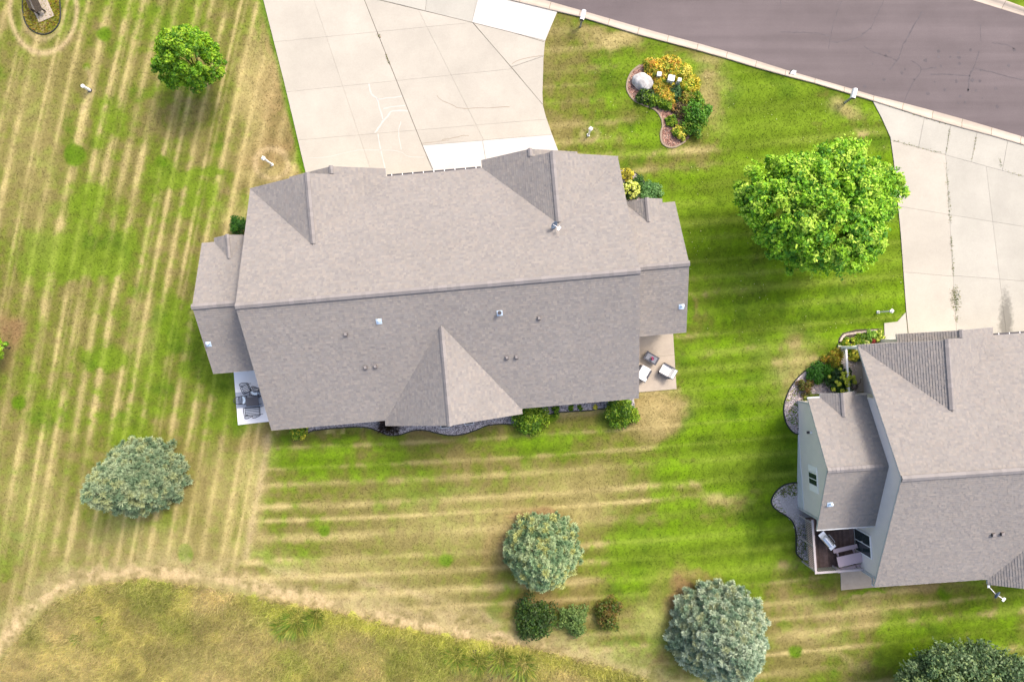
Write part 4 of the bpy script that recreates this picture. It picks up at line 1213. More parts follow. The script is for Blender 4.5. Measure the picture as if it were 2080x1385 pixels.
def shrub(name, label, px, py, r, h, pal, leaf=.09, n_cl=40, per=40, cat='shrub', group=None, stems=True, flat=1.0, elong=1.5, squish=(1, 1), up=.5, rz=0, extra=None, parent_xyz=None):
    g = G(px, py) if parent_xyz is None else Vector(parent_xyz)
    root = empty(name, g, rz, label, cat, group)
    d = rand_dirs(n_cl); d[:, 2] = np.abs(d[:, 2])
    f = RNG.uniform(.55, .95, n_cl)
    lob = 1 + .22 * np.sin(np.arctan2(d[:, 1], d[:, 0]) * 3 + RNG.random() * 6) * RNG.uniform(.3, 1)
    cents = np.stack([d[:, 0] * r * f * lob * squish[0], d[:, 1] * r * f * lob * squish[1], .12 * h + d[:, 2] * h * .75 * f], -1)
    P, Nn, S, col = clump_leaves(cents, np.full(n_cl, .34 * r), per, leaf, pal, up=up, flat=min(1, h / r))
    P[:, 2] = np.maximum(P[:, 2], .02)
    link('foliage', leaves_mesh('foliage', P, Nn, S, col, elong), 'leaf', root)
    if stems:
        mb = MB()
        for c in cents[:8]:
            mb.tube([(0, 0, -.02), tuple(c * .5 + np.array([0, 0, .05])), tuple(c)], [.018, .013, .005], 5, False)
        mb.build('stems', 'bark', root)
    return root

def blades(name, label, px, py, r, h, pal, n=160, cat='ornamental grass', group=None, wd=.03, spread=1.0, squish=(1, 1), parent_xyz=None):
    """clump of upright blades / spikes"""
    g = G(px, py) if parent_xyz is None else Vector(parent_xyz)
    root = empty(name, g, 0, label, cat, group)
    a = RNG.random(n) * 2 * np.pi; rr = np.sqrt(RNG.random(n)) * r
    B = np.stack([np.cos(a) * rr * .75 * squish[0], np.sin(a) * rr * .75 * squish[1], np.zeros(n)], -1)
    hh = h * RNG.uniform(.6, 1.1, n)
    ln = np.stack([np.cos(a) * rr * .5 * spread + RNG.normal(size=n) * .1, np.sin(a) * rr * .5 * spread + RNG.normal(size=n) * .1, hh], -1)
    T = B + ln; Mi = B + ln * np.array([.4, .4, .6])
    sd = np.stack([-np.sin(a + RNG.normal(size=n)), np.cos(a + RNG.normal(size=n)), np.zeros(n)], -1) * wd * .5
    V = np.stack([B - sd, B + sd, Mi - sd, Mi + sd, T], 1).reshape(-1, 3)
    i = np.arange(n) * 5
    F3 = np.concatenate([np.stack([i, i + 1, i + 3], -1), np.stack([i, i + 3, i + 2], -1), np.stack([i + 2, i + 3, i + 4], -1)])
    pal = np.asarray(pal); c = pal[RNG.integers(0, len(pal), n)] * RNG.uniform(.8, 1.2, (n, 1))
    link('foliage', fastmesh('foliage', V, F3, np.repeat(c, 5, 0)), 'leaf', root)
    return root

def pal(*cs, k=.55): return [alb(*c, k * 1.5) for c in cs]
P_MAPLE = pal((128, 176, 26), (106, 158, 26), (160, 194, 46), (84, 132, 26), (140, 182, 32), k=.58)
P_MAPLE2 = pal((144, 190, 40), (118, 172, 34), (178, 208, 74), (84, 138, 34), (154, 196, 48), k=.68)
P_SPRUCE = pal((142, 160, 126), (122, 144, 112), (160, 174, 138), (108, 132, 100), (158, 168, 122), k=.7)
P_SPRUCE2 = pal((158, 174, 148), (138, 158, 132), (178, 190, 164), (120, 144, 118), (162, 170, 132), k=.77)
P_SPRUCE3 = pal((148, 168, 126), (126, 152, 112), (166, 182, 138), (108, 136, 98), (172, 178, 114), k=.75)
P_DARK = pal((70, 104, 30), (56, 88, 34), (88, 116, 40), (60, 82, 30), k=.5)
P_LIME = pal((120, 158, 26), (96, 138, 26), (146, 172, 40), (78, 116, 24), k=.52)
P_OLIVE = pal((100, 128, 84), (120, 142, 96), (80, 108, 66), (66, 90, 54), (128, 148, 88), k=.62)
P_GOLD = pal((222, 190, 60), (208, 188, 60), (220, 170, 74), (212, 200, 80), (160, 172, 58), (126, 152, 50), k=.64)
P_YEL = pal((214, 204, 66), (190, 188, 58), (222, 212, 92), (156, 168, 56), k=.68)

deciduous('maple_tree', 'small bright green tree standing alone in the striped lawn', 'tree', 430, 166, 5.3, 1.85, 1.7, P_MAPLE, 200, 140, .115, zc=.6, crad=.16, rough=1)
deciduous('maple_tree', 'large bright green tree beside the right driveway', 'tree', 1599, 452, 8.2, 4.3, 3.5, P_MAPLE2, 620, 150, .145, zc=.55, crad=.105, rough=1)
deciduous('olive_tree', 'large grey green tree in the bottom right corner', 'tree', 1888, 1350, 6.6, 4.6, 4.0, P_OLIVE, 420, 150, .13, zc=.5, crad=.15, off=(1.2, -.9), rough=1)
deciduous('small_tree', 'bright green leaf tips of a young tree at the left edge', 'tree', 20, 706, 3.0, .75, .7, P_MAPLE, 40, 80, .13, zc=.6, crad=.3)
spruce('blue_spruce', 'wide blue green spruce standing alone in the striped lawn', 314, 958, 7.4, 2.5, P_SPRUCE, 1, 'blue spruces')
spruce('blue_spruce', 'pale blue green spruce above the row of three shrubs', 1100, 1110, 5.0, 2.55, P_SPRUCE3, 2, 'blue spruces')
spruce('blue_spruce', 'tall silvery blue spruce at the bottom edge', 1446, 1262, 7.2, 3.25, P_SPRUCE2, 3, 'blue spruces')

shrub('shrub', 'largest and darkest of the three shrubs below the spruce', 1086, 1247, 1.42, 1.5, P_DARK, .11, 60, 70, group='three shrubs in a row')
shrub('shrub', 'small mid green shrub, middle of the row of three', 1164, 1252, 1.0, 1.2, pal((112, 142, 70), (92, 124, 58), (128, 152, 80), k=.5), .1, 45, 60, group='three shrubs in a row')
shrub('shrub', 'round rusty green shrub, rightmost of the row of three', 1238, 1242, 1.02, 1.2, pal((96, 112, 34), (130, 112, 48), (80, 104, 30), (118, 96, 44), k=.5), .09, 45, 70, group='three shrubs in a row')
shrub('shrub', 'round dark green shrub at the left corner of the long house', 490, 461, .62, 1.0, pal((62, 118, 26), (48, 98, 24), (80, 134, 34), k=.48), .07, 40, 60)
shrub('shrub', 'yellow green shrub under the rear eave, leftmost', 610, 874, .62, .9, P_YEL[:2] + P_LIME, .1, 30, 45)
shrub('shrub', 'big leafy green shrub under the rear eave beside the rear gable', 1078, 846, 1.15, 1.7, P_LIME, .11, 60, 70)
shrub('shrub', 'big leafy green shrub under the right end of the rear eave', 1257, 834, 1.1, 1.8, P_LIME, .11, 60, 70)
shrub('shrub', 'small bright green plant next to the big rear shrub', 1128, 833, .32, .5, P_LIME, .1, 14, 30)
for i, (x, lb) in enumerate([(1160, 'tiny green ground plant in the rear gravel, left one'), (1176, 'tiny green ground plant in the rear gravel, middle one'), (1207, 'tiny yellow green plant in the rear gravel, right one')]):
    shrub('ground_plant', lb, x, 829 - i, .22, .18, P_YEL if i == 2 else P_LIME, .07, 10, 20, cat='plant', stems=False, group='tiny plants in the rear gravel')
blades('ornamental_grass', 'dark withered burgundy grass at the left foot of the rear gable', 783, 866, .5, .8, pal((92, 70, 62), (70, 56, 50), (110, 84, 66), (84, 80, 50), k=.45), 260)
blades('ornamental_grass', 'dark withered burgundy grass right of its twin below the rear gable', 800, 868, .5, .7, pal((92, 78, 58), (74, 62, 48), (96, 90, 56), k=.45), 240)
# planting at the right front corner of the long house
shrub('shrub', 'small gold shrub beside the garage gable corner', 1274, 357, .5, .6, P_YEL[:1] + pal((170, 160, 50), (140, 140, 44)), .07, 24, 40)
shrub('shrub', 'dark green mound next to the pale stone edging', 1290, 375, .55, .7, pal((66, 112, 30), (50, 92, 26), (84, 130, 40), k=.48), .06, 36, 60)
shrub('juniper', 'low spreading blue green juniper by the front corner bed', 1322, 391, .75, .3, pal((110, 160, 84), (92, 142, 72), (128, 172, 98), k=.5), .1, 30, 50, cat='juniper', squish=(1.2, .8))

def hydrangea(label, px, py, r, h, nb, palf, pall, br=.09, group=None):
    root = shrub('hydrangea', label, px, py, r, h, pall, .13, 40, 40, cat='hydrangea', group=group)
    me = {}
    for i in range(nb):
        a = random.random() * 6.28; f = math.sqrt(random.random()) * .95
        d = Vector((math.cos(a) * r * f, math.sin(a) * r * f, h * (.35 + .68 * math.sqrt(max(0, 1 - f * f)))))
        n = 46
        dd = rand_dirs(n); dd[:, 2] = np.abs(dd[:, 2]) - .2 * RNG.random(n)
        b = br * random.uniform(.75, 1.2)
        c = np.asarray(palf)[RNG.integers(0, len(palf), n)] * RNG.uniform(.85, 1.15, (n, 1))
        o = link('flower_head', leaves_mesh('flower_head', dd * b, dd, np.full(n, b * .75), c, 1.0), 'flower', root)
        o.location = d
P_FL = pal((214, 222, 108), (190, 206, 76), (232, 236, 150), k=.66)
hydrangea('pale yellow green flowering hydrangea tucked under the long house eave', 1278, 388, .62, .95, 46, P_FL, P_DARK, .1)
hydrangea('hydrangea with round yellow green heads beside the white porch railing', 1700, 774, .95, 1.0, 26, pal((206, 214, 70), (186, 204, 60), (220, 224, 100), k=.62), pal((58, 96, 34), (44, 80, 30), (72, 112, 44), k=.48), .13)
shrub('shrub', 'golden green mound at the top of the gravel crescent', 1690, 730, .72, .85, pal((172, 168, 36), (150, 160, 34), (130, 140, 30), (190, 150, 50), k=.52), .07, 44, 60)
shrub('shrub', 'dense dark green mound in the gravel crescent', 1658, 757, .78, .9, pal((62, 124, 26), (48, 104, 22), (76, 138, 34), k=.48), .06, 48, 80)
shrub('shrub', 'reddish green shrub in the middle of the gravel crescent', 1634, 785, .55, .7, pal((128, 120, 44), (110, 84, 44), (96, 110, 40), k=.5), .08, 30, 45)
shrub('shrub', 'leafy bright green plant between the gold mound and the hydrangea', 1682, 752, .5, .5, pal((110, 168, 40), (88, 146, 36), k=.5), .1, 24, 40)
shrub('ground_plant', 'low pale green plant at the foot of the side wall gravel', 1636, 812, .35, .25, pal((170, 180, 90), (130, 150, 60), k=.5), .09, 14, 26, cat='plant', stems=False)
# flower bed by the walk
bed_pl = [(1722, 700, .55, P_LIME[:3] + P_YEL[:1], 'yellow green perennials at the left end of the porch bed'), (1745, 690, .5, P_LIME, 'bright green leafy plant behind the porch bed edging'),
          (1768, 683, .42, pal((120, 170, 60), (150, 190, 70)), 'light green plant by the edging next to the walk'), (1784, 684, .42, P_FL[:2] + P_LIME[:1], 'yellow variegated plant in the corner by the walk'),
          (1758, 702, .36, pal((206, 214, 130), (170, 190, 90)), 'cream edged hosta in front of the porch post'), (1770, 694, .26, pal((190, 84, 70), (160, 60, 56)), 'small red leaved plant in the porch bed'),
          (1735, 722, .4, P_YEL + P_LIME[:1], 'yellow plant at the corner of the porch railing'), (1752, 715, .3, P_LIME, 'green plant partly under the porch roof corner')]
for x, y, r, p_, lb in bed_pl:
    shrub('perennial', lb, x, y, r, .4, p_, .1, 26, 36, cat='plant', stems=False, group='plants in the porch bed')
blades('daylily', 'dark green strap leaved clump at the end of the porch bed', 1785, 698, .5, .55, pal((60, 118, 30), (80, 140, 40), k=.5), 150, cat='plant')
shrub('shrub', 'small blue green shrub behind the porch railing', 1741, 724, .3, .5, pal((84, 120, 84), (66, 100, 70), k=.5), .07, 16, 30)
# island bed
isl = [(1327, 141, .72, .7, 'orange gold feathery plant at the upper left of the island bed'), (1357, 139, .8, .75, 'orange gold feathery plant at the top of the island bed'), (1386, 152, .72, .7, 'yellow feathery plant right of the utility boxes'),
       (1397, 177, .72, .6, 'yellow feathery plant at the right rim of the island bed'), (1344, 178, .66, .6, 'orange feathery plant between the boulder and the boxes'), (1356, 200, .5, .5, 'small orange plant below the lowest utility box')]
for x, y, r, h, lb in isl:
    shrub('gold_plant', lb, x, y, r, h, P_GOLD if 'orange' in lb else P_YEL + P_GOLD[1:2] + P_LIME[:1], .09, 40, 60, cat='plant', group='gold feathery plants', elong=2.6, up=.2)
gr = [(1309, 196, .6, .6, P_DARK + P_LIME[:1], 'green shrub in front of the boulder'), (1326, 206, .42, .5, P_LIME, 'small bright green shrub at the waist of the island bed'), (1349, 211, .52, .5, P_LIME, 'yellow green shrub in the middle of the island bed'),
      (1330, 163, .35, .4, P_DARK, 'dark low plant between the boulder and the first box'), (1373, 189, .55, .5, pal((90, 128, 70), (70, 108, 60)), 'blue green plant below the slim utility box'),
      (1392, 206, .6, .7, pal((150, 150, 50), (176, 130, 60), (120, 140, 40)), 'brownish yellow shrub in the island bed'), (1411, 207, .55, .7, P_LIME, 'bright green shrub at the right rim of the island bed'),
      (1412, 235, .95, 1.2, pal((88, 146, 30), (66, 120, 28), (112, 164, 44)), 'tall leafy green shrub on the right side of the island bed'), (1404, 262, .75, .9, pal((88, 140, 30), (70, 116, 28), (120, 150, 40)), 'green shrub at the lower right of the island bed'),
      (1381, 271, .55, .5, P_YEL[1:] + P_LIME[:1], 'yellow green shrub at the foot of the island bed'), (1364, 247, .38, .35, P_LIME, 'lone little green plant on the mulch'), (1388, 226, .6, .6, pal((140, 120, 80), (120, 130, 50), (110, 90, 70)), 'twiggy brown shrub in the island bed'), (1372, 222, .35, .4, pal((190, 140, 80), (150, 130, 50)), 'small tan plant on the island mulch')]
for x, y, r, h, p_, lb in gr:
    shrub('shrub', lb, x, y, r, h, p_, .1, 34, 44, group='shrubs of the island bed')

# ------------------------------------------------------------------ beds: gravel, mulch, edging
def scatter_in(poly_px, density, zoff=0.0):
    Wd = np.array([tuple(G(*p)) for p in poly_px])
    lo = Wd[:, :2].min(0); hi = Wd[:, :2].max(0)
    n = int((hi - lo).prod() * density)
    X = RNG.uniform(lo[0], hi[0], n); Y = RNG.uniform(lo[1], hi[1], n)
    ok = inpoly(X, Y, [tuple(p) for p in Wd[:, :2]])
    X, Y = X[ok], Y[ok]
    return np.stack([X, Y, hgt(X, Y) + zoff], -1)

OCT = np.array([(1, 0, 0), (0, 1, 0), (-1, 0, 0), (0, -1, 0), (0, 0, 1.0)])
OCTF = np.array([(0, 1, 4), (1, 2, 4), (2, 3, 4), (3, 0, 4)])
def pebbles(name, label, cat, P, size, pal_, m, flat=.7):
    n = len(P)
    s = size * RNG.uniform(.55, 1.4, n)
    a = RNG.random(n) * 6.28
    ca, sa = np.cos(a), np.sin(a)
    st = RNG.uniform(.6, 1.3, (n, 2))
    V = np.zeros((n, 5, 3))
    lx = OCT[None, :, 0] * st[:, :1]; ly = OCT[None, :, 1] * st[:, 1:]
    V[:, :, 0] = P[:, :1] + (lx * ca[:, None] - ly * sa[:, None]) * s[:, None]
    V[:, :, 1] = P[:, 1:2] + (lx * sa[:, None] + ly * ca[:, None]) * s[:, None]
    V[:, :, 2] = P[:, 2:] + OCT[None, :, 2] * s[:, None] * flat
    Fc = (OCTF[None] + (np.arange(n) * 5)[:, None, None]).reshape(-1, 3)
    pal_ = np.asarray(pal_); c = pal_[RNG.integers(0, len(pal_), n)] * RNG.uniform(.8, 1.2, (n, 1))
    o = link(name, fastmesh(name, V.reshape(-1, 3), Fc, np.repeat(c, 5, 0)), m)
    return tag(o, label, cat, kind='stuff')

P_PEB = pal((196, 184, 184), (168, 158, 160), (216, 206, 204), (140, 128, 130), (182, 160, 152), (110, 104, 110), k=.62)
P_PEBD = pal((172, 164, 166), (140, 134, 140), (198, 192, 194), (112, 106, 112), (90, 86, 92), k=.6)
P_MUL = pal((142, 104, 92), (120, 86, 76), (166, 128, 112), (96, 70, 64), (184, 150, 132), k=.6)
def bed_base(key, m, z=.012):
    Wd = [G(*p) for p in BEDS[key]]
    n = len(Wd)
    mb = MB().add([(p.x, p.y, p.z + z) for p in Wd], [tuple(range(n))])
    o = mb.build('bed_soil', m)
    if sum(pp.normal.z for pp in o.data.polygons) < 0: o.data.flip_normals()
    o['kind'] = 'structure'
    return o
mat('gravel_base', (0.36, 0.34, 0.345), 0.95, 0.1, var=.2, scale=9, fine=.3, fscale=40)
mat('mulch_base', (0.2, 0.145, 0.125), 0.95, 0.1, var=.2, scale=9, fine=.3, fscale=40)
for key in BEDS: bed_base(key, 'mulch_base' if key == 'island' else ('joint' if key == 'porch' else 'gravel_base'))
pebbles('gravel', 'grey pebbles in the wavy bed behind the long house', 'gravel', scatter_in(BEDS['rear'], 330, .02), .04, P_PEBD, 'rubble')
pebbles('gravel', 'pale pebbles in the small corner bed by the garage gable', 'gravel', scatter_in(BEDS['front'], 330, .02), .04, P_PEB, 'rubble')
pebbles('gravel', 'pinkish pebbles in the crescent bed beside the side wall', 'gravel', scatter_in(BEDS['side'], 330, .02), .04, P_PEB, 'rubble')
pebbles('gravel', 'weedy grey pebbles beside the deck', 'gravel', scatter_in(BEDS['rear_side'], 300, .02), .045, P_PEBD[:3] + P_PEB[:3] + pal((120, 140, 60), (110, 120, 70)), 'rubble')
pebbles('mulch', 'reddish wood mulch in the island bed', 'mulch', scatter_in(BEDS['island'], 340, .02), .045, P_MUL, 'mulch', .4)

def edging(label, pts, m, wd=.1, h=.09, closed=False, cat='edging'):
    P = [G(*p) for p in smoothline(pts, 6, closed)]
    mb = MB()
    c = P[0]
    vs = []; n = len(P)
    for i, p in enumerate(P):
        a = P[(i - 1) % n] if closed or i > 0 else P[i]; b = P[(i + 1) % n] if closed or i < n - 1 else P[i]
        d = (b - a); d.z = 0; d.normalize(); nn = Vector((-d.y, d.x, 0)) * wd / 2
        for q, z in ((nn, -.05), (nn, h * .75), (nn * .5, h), (-nn * .5, h), (-nn, h * .75), (-nn, -.05)):
            vs.append(p - c + q + Vector((0, 0, z)))
    fs = [(i * 6 + k, ((i + 1) % n) * 6 + k, ((i + 1) % n) * 6 + k + 1, i * 6 + k + 1) for i in range(n if closed else n - 1) for k in range(5)]
    mb.add(vs, fs)
    o = mb.build('bed_edging', m); o.location = c
    return tag(o, label, cat)
edging('pale concrete edging along the left rim of the island bed', BEDS['island'][0:14], 'edging_pale', .12, .06)
edging('black edging along the wavy rear gravel bed', BEDS['rear'][1:24], 'edging_black', .07, .07)
edging('dark thin edging of the small corner bed by the garage gable', BEDS['front'][1:6], 'edging_black', .07, .07)
edging('black edging round the pinkish gravel crescent', BEDS['side'][1:12], 'edging_black', .07, .07)
edging('black edging round the weedy gravel beside the deck', BEDS['rear_side'][0:13], 'edging_black', .08, .08)
edging('black ring edging of the round bed in the top left corner', [(123, 20), (121, 45), (110, 62), (93, 70), (76, 68), (60, 58), (50, 40), (46, 10), (50, -30), (70, -50), (100, -45), (118, -15)], 'edging_black', .07, .06, True)

# bricks that edge the porch bed
br = [(1706, 694), (1710, 685), (1717, 679), (1725, 678), (1733, 677), (1741, 675.5), (1749, 675), (1757, 674), (1765, 672.5), (1773, 672), (1781, 672), (1789, 673)]
root = empty('brick_edging', G(1706, 694), 0, 'row of pale paving bricks edging the porch flower bed', 'edging')
for i in range(len(br) - 1):
    a, b = G(*br[i]), G(*br[i + 1]); m_ = (a + b) / 2 - Vector(root.location)
    MB().obox((m_.x, m_.y, .03), (b - a).length * .94, .14, .1, math.atan2(b.y - a.y, b.x - a.x)).build('brick', 'brick', root)

# ground plants of the round bed
def tufts(name, label, cat, P, h, wd, pal_, lean=.6, m='grass', colfun=None):
    n = len(P); hh = h * RNG.uniform(.5, 1.25, n); a = RNG.random(n) * 6.28
    ln = RNG.normal(size=(n, 2)) * lean * h
    T = P + np.stack([ln[:, 0], ln[:, 1], hh], -1)
    sd = np.stack([np.cos(a), np.sin(a), np.zeros(n)], -1) * (wd * RNG.uniform(.6, 1.3, n))[:, None] * .5
    V = np.stack([P - sd, P + sd, T], 1).reshape(-1, 3)
    Fc = (np.arange(n) * 3)[:, None] + np.array([0, 1, 2])
    if colfun is None:
        pal_ = np.asarray(pal_); c = pal_[RNG.integers(0, len(pal_), n)]
    else: c = colfun(P)
    c = c * RNG.uniform(.75, 1.25, (n, 1))
    cc = np.repeat(c, 3, 0)
    o = link(name, fastmesh(name, V, Fc, cc), m)
    return tag(o, label, cat, kind='stuff')
ring = [(123, 20), (121, 45), (110, 62), (93, 70), (76, 68), (60, 58), (50, 40), (46, 10), (50, -30), (70, -50), (100, -45), (118, -15)]
tufts('ground_cover', 'yellow green and reddish ground cover in the round bed', 'ground cover', scatter_in(ring, 240, .0), .09, .09, pal((160, 150, 40), (140, 146, 40), (150, 110, 70), (120, 120, 40), (176, 160, 60), k=.6), 1.0)

# boulder
def boulder():
    import bmesh
    bm = bmesh.new(); bmesh.ops.create_icosphere(bm, subdivisions=4, radius=1.0)
    for v in bm.verts:
        d = v.co.normalized()
        n = 0
        for k, (a, sx) in enumerate(((.16, 1.6), (.07, 3.7), (.035, 8.0))):
            n += a * (fbm(np.array([d.x * sx + 5 * k + d.z * sx * .7]), np.array([d.y * sx + 3 - d.z * sx * .6]), 200 + k, 2)[0] - .5) * 2
        pl = max(0, d.dot(Vector((.5, -.3, .8)).normalized()) - .78) * .5
        v.co = d * (1 + n - pl)
        v.co.x *= .68; v.co.y *= .55; v.co.z *= .5
        v.co.z = max(v.co.z, -.2)
    me = bpy.data.meshes.new('boulder'); bm.to_mesh(me); bm.free()
    me.polygons.foreach_set('use_smooth', [True] * len(me.polygons))
    o = link('boulder', me, 'boulder'); o.location = G(1304, 169, .18); o.rotation_euler = (0, 0, R(-20))
    tag(o, 'large pale grey boulder in the island bed', 'boulder')
boulder()

# utility pedestals
def pedestal(label, px, py, sx, sy, h, rz):
    root = empty('utility_pedestal', G(px, py), rz, label, 'utility box', 'utility boxes in the island bed')
    MB().box(-sx / 2, sx / 2, -sy / 2, sy / 2, -.05, h * .9).build('cabinet', 'pedestal', root)
    MB().prism([(-sx / 2 - .02, -sy / 2 - .02), (sx / 2 + .02, -sy / 2 - .02), (sx / 2 + .02, sy / 2 + .02), (-sx / 2 - .02, sy / 2 + .02)], h * .9, h).build('lid', 'white', root)
    MB().box(-sx * .08, sx * .08, -sy / 2 - .015, -sy / 2, h * .5, h * .62).build('latch', 'plastic_dark', root)
pedestal('pale green utility box nearest to the boulder', 1334, 160, .24, .22, .85, R(-10))
pedestal('largest pale green utility box of the island bed', 1357, 170, .38, .34, 1.0, R(-12))
pedestal('slim pale green utility box on the right of the island bed', 1373, 174, .18, .18, 1.05, R(-10))
pedestal('low flat utility box below the other three', 1362, 184, .34, .22, .25, R(-12))

# mailboxes
def mailbox(label, px, py, rz, grp='mailboxes by the kerb'):
    root = empty('mailbox', G(px, py), rz, label, 'mailbox', grp)      # local +Y points to the road
    MB().box(-.06, .06, -.06, .06, -.1, 1.0).build('post', 'plastic_grey', root)
    MB().box(-.05, .05, .06, .42, .86, .96).build('arm', 'plastic_grey', root)
    MB().tube([(0, .05, .6), (0, .3, .86)], .03, 6).build('brace', 'plastic_grey', root)
    prof = [(-.14, 1.0)] + [(.14 * math.cos(t), 1.16 + .14 * math.sin(t)) for t in np.linspace(math.pi, 0, 11)] + [(.14, 1.0)]
    n = len(prof)
    m = MB()
    vs = [(x, -.12, z) for x, z in prof] + [(x, .52, z) for x, z in prof]
    m.add(vs, [tuple(range(n))[::-1], tuple(range(n, 2 * n))] + [(i, i + 1, n + i + 1, n + i) for i in range(n - 1)] + [(n - 1, 0, n, 2 * n - 1)])
    b = m.build('box', 'white', root)
    m = MB(); vs = [(x * .94, -.126, 1.0 + (z - 1.0) * .95 + .006) for x, z in prof]
    m.add(vs, [tuple(range(n))[::-1]]); m.build('back_panel', 'plastic_dark', b)
    MB().box(.142, .155, .2, .24, 1.1, 1.3).build('flag', 'pink', b)
    MB().box(-.02, .02, -.064, -.06, .35, .8).build('number_plate', 'plastic_dark', root)
mailbox('white mailbox at the driveway end of the kerb', 1179, 54, R(-14))
mailbox('white mailbox on the kerb near the right driveway', 1716, 209, R(-14))

# yard lamps and pipe
def yard_lamp(label, px, py, h, rz=0):
    root = empty('yard_lamp', G(px, py), rz, label, 'lamp post', 'white yard lamps')
    MB().box(-.05, .05, -.05, .05, -.1, h).build('post', 'white', root)
    MB().box(-.085, .085, -.085, .085, h * .0, .08).build('base', 'white', root)
    l = MB().box(-.1, .1, -.1, .1, h + .02, h + .16).build('lantern', 'blind', root)
    MB().lathe([(0, .26), (.06, .235), (.155, .16), (.155, .14), (0, .14)], 4, (0, 0, h + .02)).build('roof', 'white', l)
yard_lamp('white lamp post left of the big driveway', 553, 335, 1.5, R(20))
yard_lamp('white lamp post in the front lawn below the driveway edge', 1195, 275, 1.25, R(10))
yard_lamp('white lamp post next to the right driveway walk', 1783, 634, 1.55, R(5))
root = empty('vent_pipe', G(183, 184), 0, 'short white capped pipe standing in the striped lawn', 'pipe')
MB().cyl(0, 0, -.1, .8, .095, 16).build('pipe', 'white', root)
MB().lathe([(0, .86), (.06, .855), (.12, .82), (.12, .76), (.095, .76)], 16).build('cap', 'white', root)
MB().cyl(0, 0, -.02, .06, .14, 16).build('collar', 'plastic_dark', root)

# kerb drain fitting
root = empty('kerb_drain', G(1611, 147, .03), R(-15), 'small dark and pale blue drain fitting at the road edge of the kerb', 'drain')
MB().box(-.16, .16, -.16, .06, 0.0, .035).build('plate', 'flashing', root)
MB().obox((-.19, -.08, .05), .07, .34, .05, R(-20)).build('slot', 'iron', root)
MB().box(-.06, .2, .065, .13, 0, .03).build('grate', 'plastic_grey', root)

# bench on a concrete pad in the round bed
bp = G(80, 14)
root = empty('bench', (bp.x, bp.y, 0), R(24), 'dark brown bench on a pale pad in the round bed', 'bench')
MB().box(-.45, .68, -1.0, 2.2, -.05, .05).build('pad', 'concrete_patio', root)
for y in (-.5, .75):
    for x in (-.2, .26):
        MB().box(x - .04, x + .04, y - .04, y + .04, .05, .45 if x > 0 else .9).build('leg', 'brown_wood', root)
for k in range(4):
    MB().box(-.16 + k * .12, -.06 + k * .12, -.62, .88, .45, .49).build('seat_slat', 'brown_wood', root)
for k in range(3):
    MB().box(-.27, -.24, -.62, .88, .55 + k * .13, .65 + k * .13).build('back_slat', 'brown_wood', root)

# satellite dishes
def dish(label, loc, yaw, tilt, mast_from, r=.28):
    root = empty('satellite_dish', loc, 0, label, 'satellite dish', 'satellite dishes')
    M = Matrix.Rotation(yaw, 4, 'Z') @ Matrix.Rotation(tilt, 4, 'Y')
    m = MB(); m.smooth = True
    prof = [(0.0, 0.0), (r * .35, .012), (r * .7, .05), (r, .11), (r, .125), (r * .7, .065), (r * .35, .027), (0, .015)]
    n = 24
    vs = [M @ Vector((x * math.cos(2 * math.pi * k / n), x * math.sin(2 * math.pi * k / n) * .92, z)) for x, z in prof for k in range(n)]
    m.add(vs, [(i * n + k, i * n + (k + 1) % n, (i + 1) * n + (k + 1) % n, (i + 1) * n + k) for i in range(len(prof) - 1) for k in range(n)])
    m.build('reflector', 'dish_blue', root)
    arm = M @ Vector((.0, 0, .5)); lo = M @ Vector((-r * .85, 0, .1))
    a = MB().tube([M @ Vector((0, 0, -.02)), M @ Vector((-.05, 0, .25)), arm], .025, 6).build('feed_arm', 'white', root)
    MB().obox(arm, .1, .26, .12, yaw, 0, tilt).build('receiver', 'white', a)
    MB().tube([Vector(mast_from), Vector(mast_from) * .35 + Vector((0, 0, .0)), M @ Vector((0, 0, -.02))], .02, 8).build('mast', 'white', root)
    MB().obox(Vector(mast_from), .16, .16, .02).build('foot', 'metal', root)
def house_pt(org, ang, u, v, z):
    return Vector((org[0] + u * math.cos(ang) - v * math.sin(ang), org[1] + u * math.sin(ang) + v * math.cos(ang), z))
u_, v_, z_ = on_roof(MO, MA, 1122, 459)
dish('dark dish on the roof of the long house', house_pt(MO, MA, u_, v_, z_ + .5), R(-38), R(62), (.12, -.1, -.46))
dish('dark dish on a bent arm below the right roof edge', house_pt(NO, NA, -4.2, -8.55, 2.95), R(-38), R(62), (-.28, .38, -.22))

# mud holes in the meadow
for lb, pts in (('first', [(926, 1314), (936, 1316), (938, 1321), (928, 1320)]), ('second', [(953, 1322), (965, 1318), (980, 1317), (982, 1324), (966, 1327)]), ('third', [(992, 1328), (1004, 1325), (1010, 1334), (998, 1337)]),
                ('fourth', [(980, 1376), (990, 1366), (1004, 1370), (1000, 1382), (985, 1387)]), ('fifth', [(1018, 1362), (1036, 1360), (1058, 1366), (1054, 1373), (1030, 1374)]), ('sixth', [(1000, 1352), (1008, 1362), (1014, 1376), (1008, 1374), (998, 1358)])):
    P = [G(*p) for p in smoothline(pts, 4, True)]
    o = MB().add([(p.x + random.uniform(-.05, .05), p.y + random.uniform(-.05, .05), p.z + .012) for p in P], [tuple(range(len(P)))]).build('mud_patch', 'mud')
    if o.data.polygons[0].normal.z < 0: o.data.flip_normals()
    o['kind'] = 'structure'

